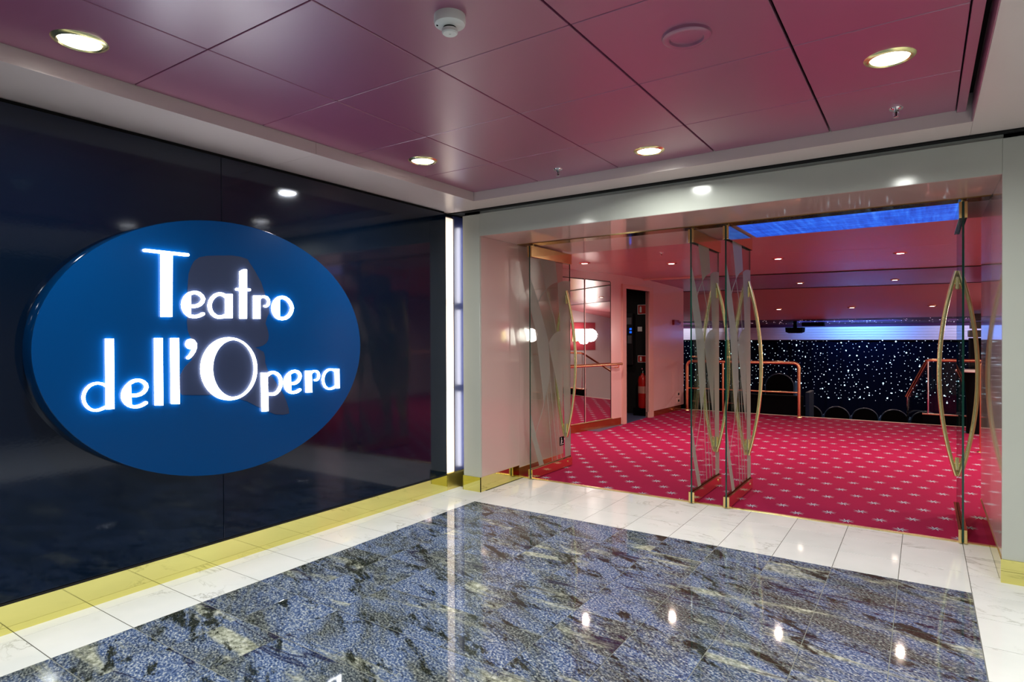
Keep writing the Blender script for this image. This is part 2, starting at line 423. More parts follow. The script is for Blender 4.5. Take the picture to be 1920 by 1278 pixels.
LETTERS=[[('s',[(-0.4936,0.5159,0.0074),(-0.3838,0.5159,0.0077),(-0.2695,0.5161,0.0079)]),('p',[(-0.411,0.516),(-0.3525,0.5153),(-0.3571,0.1727),(-0.4138,0.1713)])],[('p',[(-0.2517,0.3142),(-0.2626,0.3105),(-0.278,0.3001),(-0.2914,0.283),(-0.3003,0.2634),(-0.3043,0.2423),(-0.3007,0.2177),(-0.2921,0.1989),(-0.2789,0.1832),(-0.2637,0.1737),(-0.2528,0.1701),(-0.2561,0.1832),(-0.2551,0.3016)]),('s',[(-0.2535,0.3047,0.0087),(-0.2395,0.3102,0.0087),(-0.2235,0.3111,0.0088),(-0.2054,0.3062,0.0088),(-0.1893,0.2931,0.0088),(-0.182,0.2774,0.0089),(-0.1883,0.2591,0.0088),(-0.2019,0.2454,0.0088),(-0.2181,0.2376,0.0088),(-0.2342,0.2338,0.0087),(-0.254,0.2346,0.0087)]),('s',[(-0.2564,0.1794,0.0083),(-0.2406,0.1771,0.0083),(-0.2246,0.1775,0.0084),(-0.2085,0.1815,0.0084),(-0.1942,0.1882,0.0084),(-0.1848,0.1933,0.0085)])],[('s',[(-0.0457,0.2965,0.0091),(-0.0587,0.3057,0.0091),(-0.0738,0.3106,0.0091),(-0.091,0.3105,0.009),(-0.1102,0.3025,0.009),(-0.1272,0.2874,0.009),(-0.1399,0.2674,0.0089),(-0.1464,0.2428,0.0089),(-0.1416,0.2167,0.0089),(-0.13,0.1969,0.009),(-0.1112,0.1823,0.009),(-0.0921,0.1775,0.009),(-0.0706,0.1792,0.0091),(-0.0444,0.189,0.0091)]),('p',[(-0.049,0.3119),(-0.0087,0.3141),(-0.0098,0.1737),(-0.0502,0.1728)])],[('p',[(0.0415,0.4512),(0.0548,0.4611),(0.0694,0.4674),(0.0813,0.4679),(0.0846,0.4631),(0.0808,0.1723),(0.0415,0.1714),(0.0393,0.1753)]),('s',[(0.0223,0.3447,0.0076),(0.0643,0.3466,0.0077),(0.1013,0.346,0.0078)])],[('p',[(0.1305,0.3127),(0.1734,0.315),(0.1722,0.1736),(0.1294,0.1727)]),('s',[(0.1645,0.2938,0.0068),(0.1805,0.3071,0.0068),(0.2005,0.311,0.0069),(0.2187,0.3062,0.0069),(0.2307,0.2934,0.0069),(0.2335,0.279,0.0069),(0.2301,0.2655,0.0069),(0.2227,0.2557,0.0069),(0.213,0.2517,0.0069),(0.2073,0.2526,0.0069)])],[('p',[(0.3132,0.3186),(0.3001,0.3145),(0.2837,0.3037),(0.2694,0.2887),(0.2592,0.2687),(0.2541,0.2424),(0.2588,0.2169),(0.2687,0.1975),(0.2828,0.1825),(0.2989,0.1732),(0.312,0.1701),(0.3078,0.1881),(0.3087,0.2991)]),('s',[(0.3096,0.3082,0.0096),(0.3308,0.313,0.0097),(0.3522,0.3092,0.0097),(0.3723,0.2983,0.0097),(0.3887,0.2803,0.0098),(0.3982,0.2619,0.0098),(0.4016,0.247,0.0098),(0.397,0.2281,0.0098),(0.3873,0.209,0.0098),(0.3715,0.1925,0.0097),(0.3511,0.1812,0.0097),(0.3297,0.1777,0.0097),(0.3086,0.181,0.0096)])],[('p',[(-0.6805,0.0565),(-0.6454,0.0563),(-0.6458,-0.2951),(-0.6804,-0.2954)]),('s',[(-0.6807,-0.1779,0.0059),(-0.6896,-0.171,0.0059),(-0.7,-0.166,0.0059),(-0.7162,-0.1623,0.0059),(-0.7337,-0.1638,0.0058),(-0.7511,-0.1718,0.0058),(-0.7656,-0.186,0.0058),(-0.7757,-0.2047,0.0058),(-0.7801,-0.227,0.0058),(-0.7766,-0.25,0.0058),(-0.7677,-0.2687,0.0058),(-0.7549,-0.2839,0.0058),(-0.7406,-0.2925,0.0058),(-0.7275,-0.2955,0.0058),(-0.7128,-0.2947,0.0059),(-0.698,-0.2902,0.0059),(-0.6801,-0.2821,0.0059)])],[('p',[(-0.5648,-0.1609),(-0.5767,-0.1692),(-0.5908,-0.1827),(-0.6033,-0.2009),(-0.6105,-0.2247),(-0.6101,-0.2445),(-0.6038,-0.2633),(-0.5932,-0.2792),(-0.5795,-0.2912),(-0.5642,-0.2981),(-0.5647,-0.2882),(-0.5679,-0.1712)]),('s',[(-0.5665,-0.1697,0.0078),(-0.552,-0.162,0.0078),(-0.5359,-0.1589,0.0079),(-0.5197,-0.1613,0.0079),(-0.5034,-0.1703,0.0079),(-0.4929,-0.1832,0.008),(-0.4897,-0.1974,0.008),(-0.4955,-0.2127,0.008),(-0.5071,-0.2258,0.0079),(-0.5235,-0.2338,0.0079),(-0.543,-0.2371,0.0079),(-0.5654,-0.2349,0.0078)]),('s',[(-0.5652,-0.2908,0.0075),(-0.5499,-0.2951,0.0075),(-0.5338,-0.2953,0.0075),(-0.5175,-0.2916,0.0076),(-0.5043,-0.2859,0.0076),(-0.4934,-0.2793,0.0076)])],[('p',[(-0.4478,0.0585),(-0.4087,0.0584),(-0.4084,-0.3007),(-0.4475,-0.297)])],[('p',[(-0.3641,0.0582),(-0.3226,0.058),(-0.3213,-0.3009),(-0.3629,-0.297)])],[('p',[(-0.2273,0.0244),(-0.2287,0.0157),(-0.2328,0.0079),(-0.2391,0.0018),(-0.247,-0.002),(-0.2557,-0.0032),(-0.2643,-0.0017),(-0.2721,0.0024),(-0.2782,0.0087),(-0.282,0.0165),(-0.2833,0.025),(-0.2819,0.0336),(-0.2779,0.0413),(-0.2717,0.0474),(-0.2639,0.0513),(-0.2553,0.0526),(-0.2466,0.0512),(-0.2388,0.0471),(-0.2326,0.0409),(-0.2286,0.033)]),('s',[(-0.2356,0.0237,0.0123),(-0.235,0.0047,0.0115),(-0.2411,-0.015,0.0099),(-0.252,-0.0325,0.0087),(-0.262,-0.044,0.0079),(-0.2711,-0.0516,0.0075)])],[('r',[(0.148,-0.1313),(0.1462,-0.1562),(0.1412,-0.1806),(0.1332,-0.2038),(0.1222,-0.2255),(0.1086,-0.2452),(0.0925,-0.2627),(0.0744,-0.2776),(0.0546,-0.2897),(0.0334,-0.2987),(0.0113,-0.3047),(-0.0113,-0.3074),(-0.0341,-0.307),(-0.0565,-0.3034),(-0.0784,-0.2969),(-0.0993,-0.2874),(-0.1188,-0.2753),(-0.1367,-0.2608),(-0.1528,-0.244),(-0.1667,-0.2254),(-0.1784,-0.2052),(-0.1876,-0.1838),(-0.1941,-0.1614),(-0.1981,-0.1385),(-0.1992,-0.1154),(-0.1977,-0.0923),(-0.1934,-0.0698),(-0.1865,-0.048),(-0.177,-0.0274),(-0.165,-0.0083),(-0.1508,0.009),(-0.1344,0.0242),(-0.1163,0.0371),(-0.0966,0.0474),(-0.0756,0.0549),(-0.0536,0.0595),(-0.0311,0.061),(-0.0084,0.0593),(0.0142,0.0545),(0.0362,0.0465),(0.0572,0.0355),(0.0768,0.0216),(0.0947,0.0051),(0.1104,-0.0138),(0.1237,-0.0348),(0.1344,-0.0575),(0.142,-0.0815),(0.1466,-0.1062)],[(0.1314,-0.1288),(0.13,-0.1513),(0.1263,-0.1732),(0.1203,-0.1942),(0.1121,-0.2138),(0.1019,-0.2318),(0.0898,-0.2478),(0.0763,-0.2615),(0.0614,-0.2727),(0.0455,-0.2813),(0.0288,-0.287),(0.0117,-0.2899),(-0.0056,-0.2899),(-0.0226,-0.287),(-0.0393,-0.2814),(-0.0552,-0.2731),(-0.0701,-0.2623),(-0.0839,-0.2493),(-0.0962,-0.2343),(-0.1069,-0.2174),(-0.1159,-0.1991),(-0.1229,-0.1795),(-0.128,-0.1591),(-0.131,-0.1381),(-0.1319,-0.1168),(-0.1306,-0.0957),(-0.1273,-0.075),(-0.1219,-0.055),(-0.1145,-0.0361),(-0.1053,-0.0186),(-0.0943,-0.0027),(-0.0818,0.0112),(-0.0678,0.023),(-0.0527,0.0323),(-0.0367,0.0392),(-0.02,0.0433),(-0.0029,0.0446),(0.0144,0.043),(0.0314,0.0386),(0.048,0.0313),(0.0637,0.0214),(0.0784,0.0088),(0.0918,-0.0061),(0.1035,-0.0232),(0.1134,-0.0421),(0.1213,-0.0625),(0.127,-0.084),(0.1304,-0.1063)])],[('p',[(0.1782,-0.1569),(0.219,-0.159),(0.2227,-0.3967),(0.1829,-0.3957)]),('s',[(0.219,-0.175,0.0086),(0.2342,-0.1647,0.0086),(0.2514,-0.1591,0.0087),(0.2667,-0.1596,0.0087),(0.286,-0.1674,0.0087),(0.3034,-0.183,0.0088),(0.3138,-0.2042,0.0088),(0.3168,-0.2267,0.0088),(0.3119,-0.2504,0.0088),(0.3007,-0.2719,0.0088),(0.285,-0.2868,0.0087),(0.2676,-0.2942,0.0087),(0.2503,-0.2949,0.0087),(0.2218,-0.2896,0.0086)])],[('p',[(0.3894,-0.1584),(0.3783,-0.1634),(0.3625,-0.1747),(0.3487,-0.1916),(0.34,-0.2114),(0.3379,-0.2281),(0.3404,-0.2503),(0.348,-0.2693),(0.3615,-0.2855),(0.377,-0.2968),(0.3931,-0.303),(0.388,-0.291),(0.3849,-0.1645)]),('s',[(0.3871,-0.1685,0.0082),(0.4014,-0.1612,0.0083),(0.4219,-0.1591,0.0083),(0.4425,-0.165,0.0083),(0.4561,-0.1784,0.0083),(0.4602,-0.1935,0.0084),(0.4546,-0.2109,0.0083),(0.442,-0.226,0.0083),(0.4254,-0.2355,0.0083),(0.4069,-0.2385,0.0083),(0.3866,-0.2365,0.0082)]),('s',[(0.3882,-0.2924,0.0079),(0.4065,-0.2962,0.0079),(0.4249,-0.2952,0.0079),(0.4415,-0.2898,0.008),(0.457,-0.2818,0.008)])],[('p',[(0.5028,-0.1607),(0.5462,-0.1628),(0.5502,-0.3067),(0.5058,-0.3042)]),('s',[(0.5419,-0.1819,0.006),(0.555,-0.1699,0.006),(0.5724,-0.1657,0.006),(0.5922,-0.1689,0.006),(0.6054,-0.1816,0.0061),(0.6083,-0.1981,0.0061),(0.6038,-0.2143,0.0061),(0.5953,-0.2247,0.006),(0.5838,-0.228,0.006),(0.5776,-0.2265,0.006)])],[('p',[(0.7449,-0.159),(0.7784,-0.1612),(0.7792,-0.2954),(0.7483,-0.2938)]),('s',[(0.7468,-0.1739,0.0062),(0.7282,-0.1644,0.0062),(0.705,-0.1607,0.0062),(0.682,-0.1652,0.0061),(0.6614,-0.1789,0.0061),(0.6477,-0.2003,0.0061),(0.6421,-0.2257,0.0061),(0.6459,-0.2517,0.0061),(0.6584,-0.2746,0.0061),(0.6765,-0.2888,0.0061),(0.6971,-0.2941,0.0062),(0.7225,-0.2922,0.0062),(0.7483,-0.2817,0.0062)])]]
SIL=[(-0.2641,0.3572),(-0.2592,0.4136),(-0.2455,0.4533),(-0.2272,0.4877),(-0.1967,0.5117),(-0.1565,0.5235),(-0.0868,0.5331),(-0.0047,0.5419),(0.0495,0.5408),(0.0962,0.5313),(0.1188,0.4997),(0.1399,0.4726),(0.1576,0.4449),(0.1862,0.4014),(0.197,0.3726),(0.2078,0.3437),(0.2258,0.2885),(0.2403,0.2362),(0.2401,0.2096),(0.2238,0.1794),(0.2154,0.1462),(0.2245,0.1232),(0.2318,0.1034),(0.2371,0.0736),(0.235,0.0471),(0.22,0.0241),(0.1941,0.0079),(0.1433,-0.0011),(0.172,-0.0146),(0.2011,-0.0304),(0.2101,-0.0583),(0.2116,-0.0979),(0.2261,-0.1382),(0.252,-0.176),(0.3046,-0.2496),(0.3314,-0.2888),(0.3565,-0.3371),(0.3778,-0.3951),(0.3815,-0.4287),(0.3342,-0.4315),(0.2803,-0.4223),(0.2203,-0.396),(0.1583,-0.3635),(0.0824,-0.3208),(-0.008,-0.2907),(-0.09,-0.2745),(-0.1783,-0.2642),(-0.3013,-0.2542),(-0.3128,-0.2387),(-0.3153,-0.1947),(-0.3091,-0.1425),(-0.2854,-0.1026),(-0.2617,-0.0799),(-0.2436,-0.0628),(-0.2553,-0.0328),(-0.2372,-0.0065),(-0.2398,0.0381),(-0.2545,0.0679),(-0.2662,0.0974),(-0.2703,0.1387),(-0.2683,0.2006),(-0.2708,0.2595),(-0.2674,0.3098)]

# ------------------------------------------------------------------ builders
def box(bm, x0, y0, z0, x1, y1, z1, mi=0):
    vs = [bm.verts.new(p) for p in ((x0, y0, z0), (x1, y0, z0), (x1, y1, z0), (x0, y1, z0), (x0, y0, z1), (x1, y0, z1), (x1, y1, z1), (x0, y1, z1))]
    fs = []
    for q in ((3, 2, 1, 0), (4, 5, 6, 7), (0, 1, 5, 4), (1, 2, 6, 5), (2, 3, 7, 6), (3, 0, 4, 7)):
        f = bm.faces.new([vs[i] for i in q])
        f.material_index = mi
        fs.append(f)
    return fs


def bbox_bevel(x0, y0, z0, x1, y1, z1, r=0.002, seg=1):
    bm = bmesh.new()
    box(bm, x0, y0, z0, x1, y1, z1)
    bmesh.ops.bevel(bm, geom=bm.edges[:], offset=r, segments=seg, affect='EDGES', profile=0.6)
    return bm


def prism(bm, pts, fn, t0, t1):
    """closed outline pts (a, b) swept from t0 to t1; fn(a, b, t) gives the point"""
    n = len(pts)
    lo = [bm.verts.new(fn(a, b, t0)) for a, b in pts]
    hi = [bm.verts.new(fn(a, b, t1)) for a, b in pts]
    for i in range(n):
        j = (i + 1) % n
        bm.faces.new((lo[i], lo[j], hi[j], hi[i]))
    if n == 4:
        bm.faces.new(lo[::-1])
        bm.faces.new(hi)
    else:
        for tri in tessellate_polygon([[Vector((a, b, 0)) for a, b in pts]]):
            bm.faces.new([lo[i] for i in tri][::-1])
            bm.faces.new([hi[i] for i in tri])


def tube(bm, pts, r, seg=10, closed=False):
    pts = [Vector(p) for p in pts]
    n = len(pts)
    rings = []
    up = None
    for i, p in enumerate(pts):
        if closed:
            t = (pts[(i + 1) % n] - pts[i - 1]).normalized()
        else:
            t = (pts[min(i + 1, n - 1)] - pts[max(i - 1, 0)]).normalized()
        if up is None:
            up = Vector((0, 0, 1)) if abs(t.z) < 0.9 else Vector((1, 0, 0))
        a = t.cross(up)
        if a.length < 1e-6:
            a = t.orthogonal()
        a.normalize()
        b = a.cross(t).normalized()
        up = b
        rr = r[i] if isinstance(r, (list, tuple)) else r
        rings.append([bm.verts.new(p + a * rr * math.cos(k * 2 * math.pi / seg) + b * rr * math.sin(k * 2 * math.pi / seg)) for k in range(seg)])
    m = n if closed else n - 1
    for i in range(m):
        A, B = rings[i], rings[(i + 1) % n]
        for k in range(seg):
            bm.faces.new((A[k], A[(k + 1) % seg], B[(k + 1) % seg], B[k]))
    if not closed:
        bm.faces.new(rings[0][::-1])
        bm.faces.new(rings[-1])


def lathe(bm, prof, seg=28, c=(0, 0, 0)):
    """profile of (radius, z) turned round the vertical through c; r=0 ends close"""
    rings = []
    for r, z in prof:
        if r < 1e-6:
            rings.append([bm.verts.new((c[0], c[1], c[2] + z))])
        else:
            rings.append([bm.verts.new((c[0] + r * math.cos(k * 2 * math.pi / seg), c[1] + r * math.sin(k * 2 * math.pi / seg), c[2] + z)) for k in range(seg)])
    for A, B in zip(rings[:-1], rings[1:]):
        for k in range(seg):
            k2 = (k + 1) % seg
            if len(A) == 1 and len(B) == 1:
                continue
            if len(A) == 1:
                bm.faces.new((A[0], B[k], B[k2]))
            elif len(B) == 1:
                bm.faces.new((A[k], A[k2], B[0]))
            else:
                bm.faces.new((A[k], A[k2], B[k2], B[k]))


def bend(pts, rad, n=6):
    """rounds the inner corners of a polyline"""
    pts = [Vector(p) for p in pts]
    out = [pts[0]]
    for i in range(1, len(pts) - 1):
        p, a, b = pts[i], (pts[i - 1] - pts[i]).normalized(), (pts[i + 1] - pts[i]).normalized()
        s, e = p + a * rad, p + b * rad
        for k in range(n + 1):
            t = k / n
            out.append(s * (1 - t) ** 2 + p * 2 * t * (1 - t) + e * t * t)
    out.append(pts[-1])
    return out


BASE = {}


def root_loc(o):
    return BASE.get(o.name, Vector((0, 0, 0)))


def obj(name, bm, mat, parent=None, smooth=False, kind=None, local=False):
    """links bm as ONE mesh object. Geometry is given in world coordinates unless local"""
    if parent is not None and not local:
        bm.transform(Matrix.Translation(-root_loc(parent)))
    bmesh.ops.recalc_face_normals(bm, faces=bm.faces[:])
    me = bpy.data.meshes.new(name)
    bm.to_mesh(me)
    bm.free()
    for m in (mat if isinstance(mat, (list, tuple)) else [mat]):
        me.materials.append(m)
    if smooth:
        me.shade_smooth()
        me.set_sharp_from_angle(angle=math.radians(38))
    o = bpy.data.objects.new(name, me)
    COL.objects.link(o)
    if parent is not None:
        o.parent = parent
        BASE[o.name] = root_loc(parent)
    if kind:
        o['kind'] = kind
    return o


def tag(o, label, cat, group=None):
    o['label'] = label
    o['category'] = cat
    if group:
        o['group'] = group
    return o


def thing(name, label, cat, loc=(0, 0, 0), group=None):
    o = bpy.data.objects.new(name, None)
    o.empty_display_size = 0.1
    COL.objects.link(o)
    o.location = loc
    BASE[o.name] = Vector(loc)
    return tag(o, label, cat, group)


def struct_root(name):
    o = bpy.data.objects.new(name, None)
    COL.objects.link(o)
    o['kind'] = 'structure'
    return o


def B(*a, **k):
    bm = bmesh.new()
    box(bm, *a)
    return bm


def dup(root, loc, label=None, rotz=None):
    r = root.copy()
    COL.objects.link(r)
    r.location = loc
    if rotz is not None:
        r.rotation_euler = (0, 0, rotz)
    BASE[r.name] = Vector(loc)
    if label:
        r['label'] = label
    for ch in list(root.children):
        c = ch.copy()
        COL.objects.link(c)
        c.parent = r
        for g in list(ch.children):
            d = g.copy()
            COL.objects.link(d)
            d.parent = c
    return r


# ------------------------------------------------------------------ foyer floor
MOD = 0.327
GX0, GY0 = 0.42, -0.262
floor = obj('floor', B(0.0, -8.0, -0.06, 6.2, 0.70, -0.0015), GROUT, kind='structure')


def tile_mesh(w, d, mat):
    bm = bbox_bevel(0.0016, 0.0020, -0.02, w - 0.0016, d - 0.0020, 0.0, 0.0006)
    me = bpy.data.meshes.new('tile')
    bm.to_mesh(me)
    bm.free()
    me.materials.append(mat)
    return me


TILES = {}


def tile(name, x, y, w, d, mat, off):
    k = (round(w, 4), round(d, 4), mat.name)
    if k not in TILES:
        TILES[k] = tile_mesh(w, d, mat)
    o = bpy.data.objects.new(name, TILES[k])
    COL.objects.link(o)
    o.parent = floor
    o.location = (x, y, 0)
    o.color = (off[0], off[1], off[2], 1)


obj('grout_bed', B(GX0, GY0 - 15 * MOD, -0.02, GX0 + 10 * MOD, GY0 - 0.001, -0.0013), GROUTL, floor)
rows = 15
for j in range(rows):
    for i in range(10):
        off = (random.random(), random.random(), random.random()) if (random.random() < (0.75 if i < 6 else 0.12)) else (0.31, 0.12, 0.5)
        tile('granite_tile', GX0 + i * MOD, GY0 - (j + 1) * MOD, MOD, MOD, GRANITE, off)


def rnd():
    return (random.random(), random.random(), random.random())


for j in range(-1, rows):
    y = GY0 - (j + 1) * MOD
    tile('marble_tile', 0.0, y, 0.093, MOD, MARBLE, rnd())
    tile('marble_tile', 0.093, y, MOD, MOD, MARBLE, rnd())
    for i in range(5):
        tile('marble_tile', GX0 + 10 * MOD + i * MOD, y, MOD, MOD, MARBLE, rnd())
for i in range(10):
    for j in range(3):
        y = GY0 + j * MOD
        tile('marble_tile', GX0 + i * MOD, y, MOD, MOD if j < 2 else 0.66 - y, MARBLE, rnd())
tile('marble_tile', 0.30, GY0 + MOD, GX0 - 0.30, MOD, MARBLE, rnd())
tile('marble_tile', 0.30, GY0 + 2 * MOD, GX0 - 0.30, 0.66 - GY0 - 2 * MOD, MARBLE, rnd())
tile('marble_tile', GX0 + 10 * MOD, GY0 + MOD, 3.83 - GX0 - 10 * MOD, MOD, MARBLE, rnd())
tile('marble_tile', GX0 + 10 * MOD, GY0 + 2 * MOD, 3.83 - GX0 - 10 * MOD, 0.66 - GY0 - 2 * MOD, MARBLE, rnd())
# the polished floor that runs on behind the viewpoint
bm = B(0.0, -8.0, -0.02, 6.2, GY0 - rows * MOD, 0.0)
obj('floor_slab', bm, GRANITE, floor)
bm = B(GX0 + 15 * MOD, GY0 - rows * MOD, -0.02, 6.2, 0.0, 0.0)
obj('floor_slab', bm, MARBLE, floor)

# ------------------------------------------------------------------ foyer ceiling: raised field of lacquered panels inside a soffit border
ceiling = obj('ceiling', B(-0.3, -8.0, 2.60, 6.2, 0.3, 2.66), BLACK, kind='structure')
XL = [0.447, 1.066, 1.719, 2.375, 3.034, 3.62]
YL = [-0.292, -0.886, -1.550, -2.209, -2.868, -3.527, -4.186, -4.845, -5.50, -6.16, -6.82, -7.5]
for i in range(5):
    for j in range(len(YL) - 1):
        g = 0.0032 if 1 <= i else 0.0026
        gl, gr = g, g
        if i in (2, 3):
            gr = 0.005
        if i in (3, 4):
            gl = 0.005
        bm = bbox_bevel(XL[i] + gl, YL[j + 1] + 0.0022, 2.52, XL[i + 1] - gr, YL[j] - 0.0022, 2.54, 0.002)
        obj('ceiling_panel', bm, MAGENTA, ceiling)
obj('ceiling_trim', B(3.622, -7.5, 2.508, 3.66, -0.294, 2.54), MAGENTA, ceiling)
# soffit border: left, front, right, and the return at the far end behind the viewpoint
obj('soffit_panel', B(-0.05, -8.0, 2.45, 0.446, -1.845, 2.60), SOFFIT, ceiling)
obj('soffit_panel', B(-0.05, -1.843, 2.45, 0.446, -0.0295, 2.60), SOFFIT, ceiling)
obj('soffit_panel', B(0.446, -0.2915, 2.45, 3.690, -0.0295, 2.60), SOFFIT, ceiling)
obj('soffit_panel', B(3.691, -8.0, 2.45, 6.2, -0.0295, 2.60), SOFFIT, ceiling)
obj('soffit_reveal', B(3.686, -7.5, 2.4505, 3.6905, -0.292, 2.54), MAGENTA, ceiling)
obj('soffit_panel', B(0.446, -8.0, 2.45, 3.690, -7.5, 2.60), SOFFIT, ceiling)

# ------------------------------------------------------------------ walls of the foyer
wall_left = obj('wall_left', B(-0.30, -8.0, 0.0, -0.02, -0.11, 2.46), BLACK, kind='structure')
for y0, y1 in ((-8.0, -6.36), (-6.357, -4.2715), (-4.2685, -2.1815), (-2.1785, -0.112)):
    obj('wall_panel', bbox_bevel(-0.02, y0, 0.146, 0.0, y1, 2.428, 0.0012), NAVY, wall_left)
obj('wall_panel', B(-0.03, 0.003, 0.146, 0.0, 0.40, 2.428), BLUESIDE, wall_left)
obj('wall_base_trim', B(-0.02, -8.0, 0.134, 0.004, -0.112, 0.1425), BLACK, wall_left)
baseboard_left = obj('baseboard_left', B(-0.02, -8.0, 0.0, 0.006, -0.112, 0.134), BRASSB, kind='structure')
obj('wall_back', B(-0.3, -8.1, 0, 6.3, -8.0, 2.66), pm('dim_wall', (0.16, 0.14, 0.13), 0.4), kind='structure')
obj('wall_right', B(6.2, -8.0, 0, 6.3, 0.0, 2.66), pm('dim_wall', (0.16, 0.14, 0.13), 0.4), kind='structure')
obj('shadow_gap', B(-0.1, -0.029, 2.44, 6.2, 0.30, 2.66), BLACK, kind='structure')

# lit recess between the navy wall and the doorway surround
strip = thing('light_strip', 'tall warm white light strip recessed between navy wall and door surround', 'light', (-0.02, -0.055, 0.14))
obj('housing', B(-0.06, -0.110, 0.14, -0.022, 0.001, 2.41), pm('cream_metal', (0.75, 0.65, 0.55), 0.4), strip)
for k in range(3):
    z0 = 0.146 + k * 0.752
    obj('diffuser', bbox_bevel(-0.022, -0.106, z0, -0.006, -0.003, z0 + 0.751, 0.003), OPAL, strip)
obj('brass_plinth', B(-0.02, -0.112, 0.0, 0.006, 0.40, 0.144), BRASSG, strip)
for k in range(3):
    z0 = 0.17 + k * 0.745
    bm = bmesh.new()
    tube(bm, [(0.055, 0.125, z0), (0.055, 0.125, z0 + 0.68)], 0.019, 12)
    obj('tube', bm, TUBEGLOW, strip, True)
    for za, zb in ((z0 - 0.02, z0), (z0 + 0.68, z0 + 0.70)):
        bm = bmesh.new()
        lathe(bm, [(0, za), (0.017, za), (0.017, zb), (0, zb)], 10, (0.055, 0.125, 0))
        obj('tube_socket', bm, WHITEP, strip, True)

# ------------------------------------------------------------------ doorway surround: pale front, pink lacquered reveals
DEEP = 1.47
wf = obj('wall_front', B(0.11, 0.02, 0.0, 0.275, DEEP, 2.5), FACADE, kind='structure')
bm = B(3.84, 0.02, 0.0, 6.3, DEEP, 2.5)
obj('wall_core', bm, FACADE, wf)
obj('wall_core', B(0.11, 0.02, 2.235, 6.3, DEEP, 2.5), FACADE, wf)


def pier(x0, x1, name):
    obj(name, bbox_bevel(x0, 0.0, 0.125, x1, 0.022, 2.415, 0.003, 2), FACADE, wf)


pier(0.10, 0.2850, 'front_panel')
pier(3.834, 6.2, 'front_panel')
# lintel panel with mitred ends
bm = bmesh.new()
prism(bm, [(0.2855, 2.223), (3.8335, 2.223), (3.8335, 2.415), (0.2855, 2.415)], lambda a, b, t: (a, t, b), 0.0, 0.022)
obj('front_panel', bm, FACADE, wf)
# reveals
obj('reveal_panel', B(0.27, 0.022, 0.125, 0.2855, 0.618, 2.2195), PINKGLOSS, wf)
obj('reveal_panel', B(0.27, 0.620, 0.10, 0.2855, DEEP, 2.2195), PINKGLOSS, wf)
obj('reveal_panel', B(3.834, 0.022, 0.125, 3.85, 0.618, 2.2195), PINKGLOSS, wf)
obj('reveal_panel', B(3.834, 0.620, 0.10, 3.85, DEEP, 2.2195), PINKGLOSS, wf)
obj('reveal_panel', B(0.2855, 0.003, 2.2205, 3.8335, 0.584, 2.2365), PINKGLOSS, wf)
obj('reveal_panel', B(0.2855, 0.736, 2.2205, 3.8335, DEEP, 2.2365), PINKGLOSS, wf)
obj('painted_blue_glow', B(2.25, 0.745, 2.2185, 3.70, 1.466, 2.222), BLUEGLOW, wf)  # added sheet; its blue glow and streaks are painted into the emission
bfr = obj('baseboard_front', B(0.095, -0.008, 0.0, 0.2905, 0.0, 0.127), BRASSB, kind='structure')
obj('brass_panel', B(0.2855, -0.008, 0.0, 0.2905, 0.60, 0.127), BRASSB, bfr)
obj('brass_panel', B(0.2855, 0.60, 0.0, 0.2905, DEEP, 0.105), BRASS, bfr)
obj('brass_panel', B(3.829, -0.008, 0.066, 6.2, 0.0, 0.127), BRASSB, bfr)
obj('brass_panel', B(3.829, -0.008, 0.0, 6.2, 0.0, 0.0645), BRASSB, bfr)
obj('brass_panel', B(3.829, 0.0, 0.0, 3.834, DEEP, 0.127), BRASSB, bfr)
obj('brass_panel', B(0.093, -0.008, 0.0, 0.0985, 0.30, 0.127), BRASSB, bfr)
# brass track over the doors and brass threshold under them
obj('trim_1', B(0.2905, 0.586, 2.214, 3.829, 0.734, 2.228), pm('dull_brass_track', (0.42, 0.30, 0.10), 0.12, 1.0), kind='structure')
obj('trim_2', bbox_bevel(0.2905, 0.661, -0.02, 3.829, 0.699, 0.005, 0.002), BRASS, kind='structure')

# ------------------------------------------------------------------ theatre foyer behind the doors
obj('floor.001', B(-1.3, 0.70, -0.15, 6.6, 6.87, 0.0), CARPET, kind='structure')
bm = bmesh.new()
tube(bm, [(-0.3, 6.875, -0.004), (6.6, 6.875, -0.004)], 0.011, 8)
obj('trim_3', bm, pm('cream_nosing', (0.65, 0.52, 0.45), 0.3), kind='structure', smooth=True)


def sheet(pts, th):
    """flat ceiling sheet from its lower outline (same order), th thick"""
    bm = bmesh.new()
    lo = [bm.verts.new(p) for p in pts]
    hi = [bm.verts.new((p[0], p[1], p[2] + th)) for p in pts]
    n = len(pts)
    bm.faces.new(lo)
    bm.faces.new(hi[::-1])
    for i in range(n):
        j = (i + 1) % n
        bm.faces.new((lo[i], hi[i], hi[j], lo[j]))
    return bm


ZA = 2.28
X0, X1 = -4.5, 7.0


def e1(x):
    return 5.31 + 0.19 * x


def e2(x):
    return 7.40 + 0.19 * x


cth = obj('ceiling.001', B(-4.5, 1.4, 2.62, 7.0, 13.4, 2.7), BLACK, kind='structure')
SEAM = [(1.47, 0.0), (2.55, 0.05), (3.9, 0.10)]
prev = None
cuts = [lambda x: 1.47, lambda x: 2.9 + 0.16 * x, lambda x: 4.15 + 0.18 * x, e1]
for a, b in zip(cuts[:-1], cuts[1:]):
    xa = -1.4
    obj('ceiling_panel', sheet([(xa, a(xa) + 0.002, ZA), (X1, a(X1) + 0.002, ZA), (X1, b(X1) - 0.002, ZA), (xa, b(xa) - 0.002, ZA)], 0.03), PINKCEIL, cth)
# dark edge bead, then the lower glossy bands stepping down to the stage
obj('ceiling_trim', sheet([(-1.4, e1(-1.4), ZA - 0.012), (X1, e1(X1), ZA - 0.012), (X1, e1(X1) + 0.045, ZA - 0.012), (-1.4, e1(-1.4) + 0.045, ZA - 0.012)], 0.04), BROWN, cth)


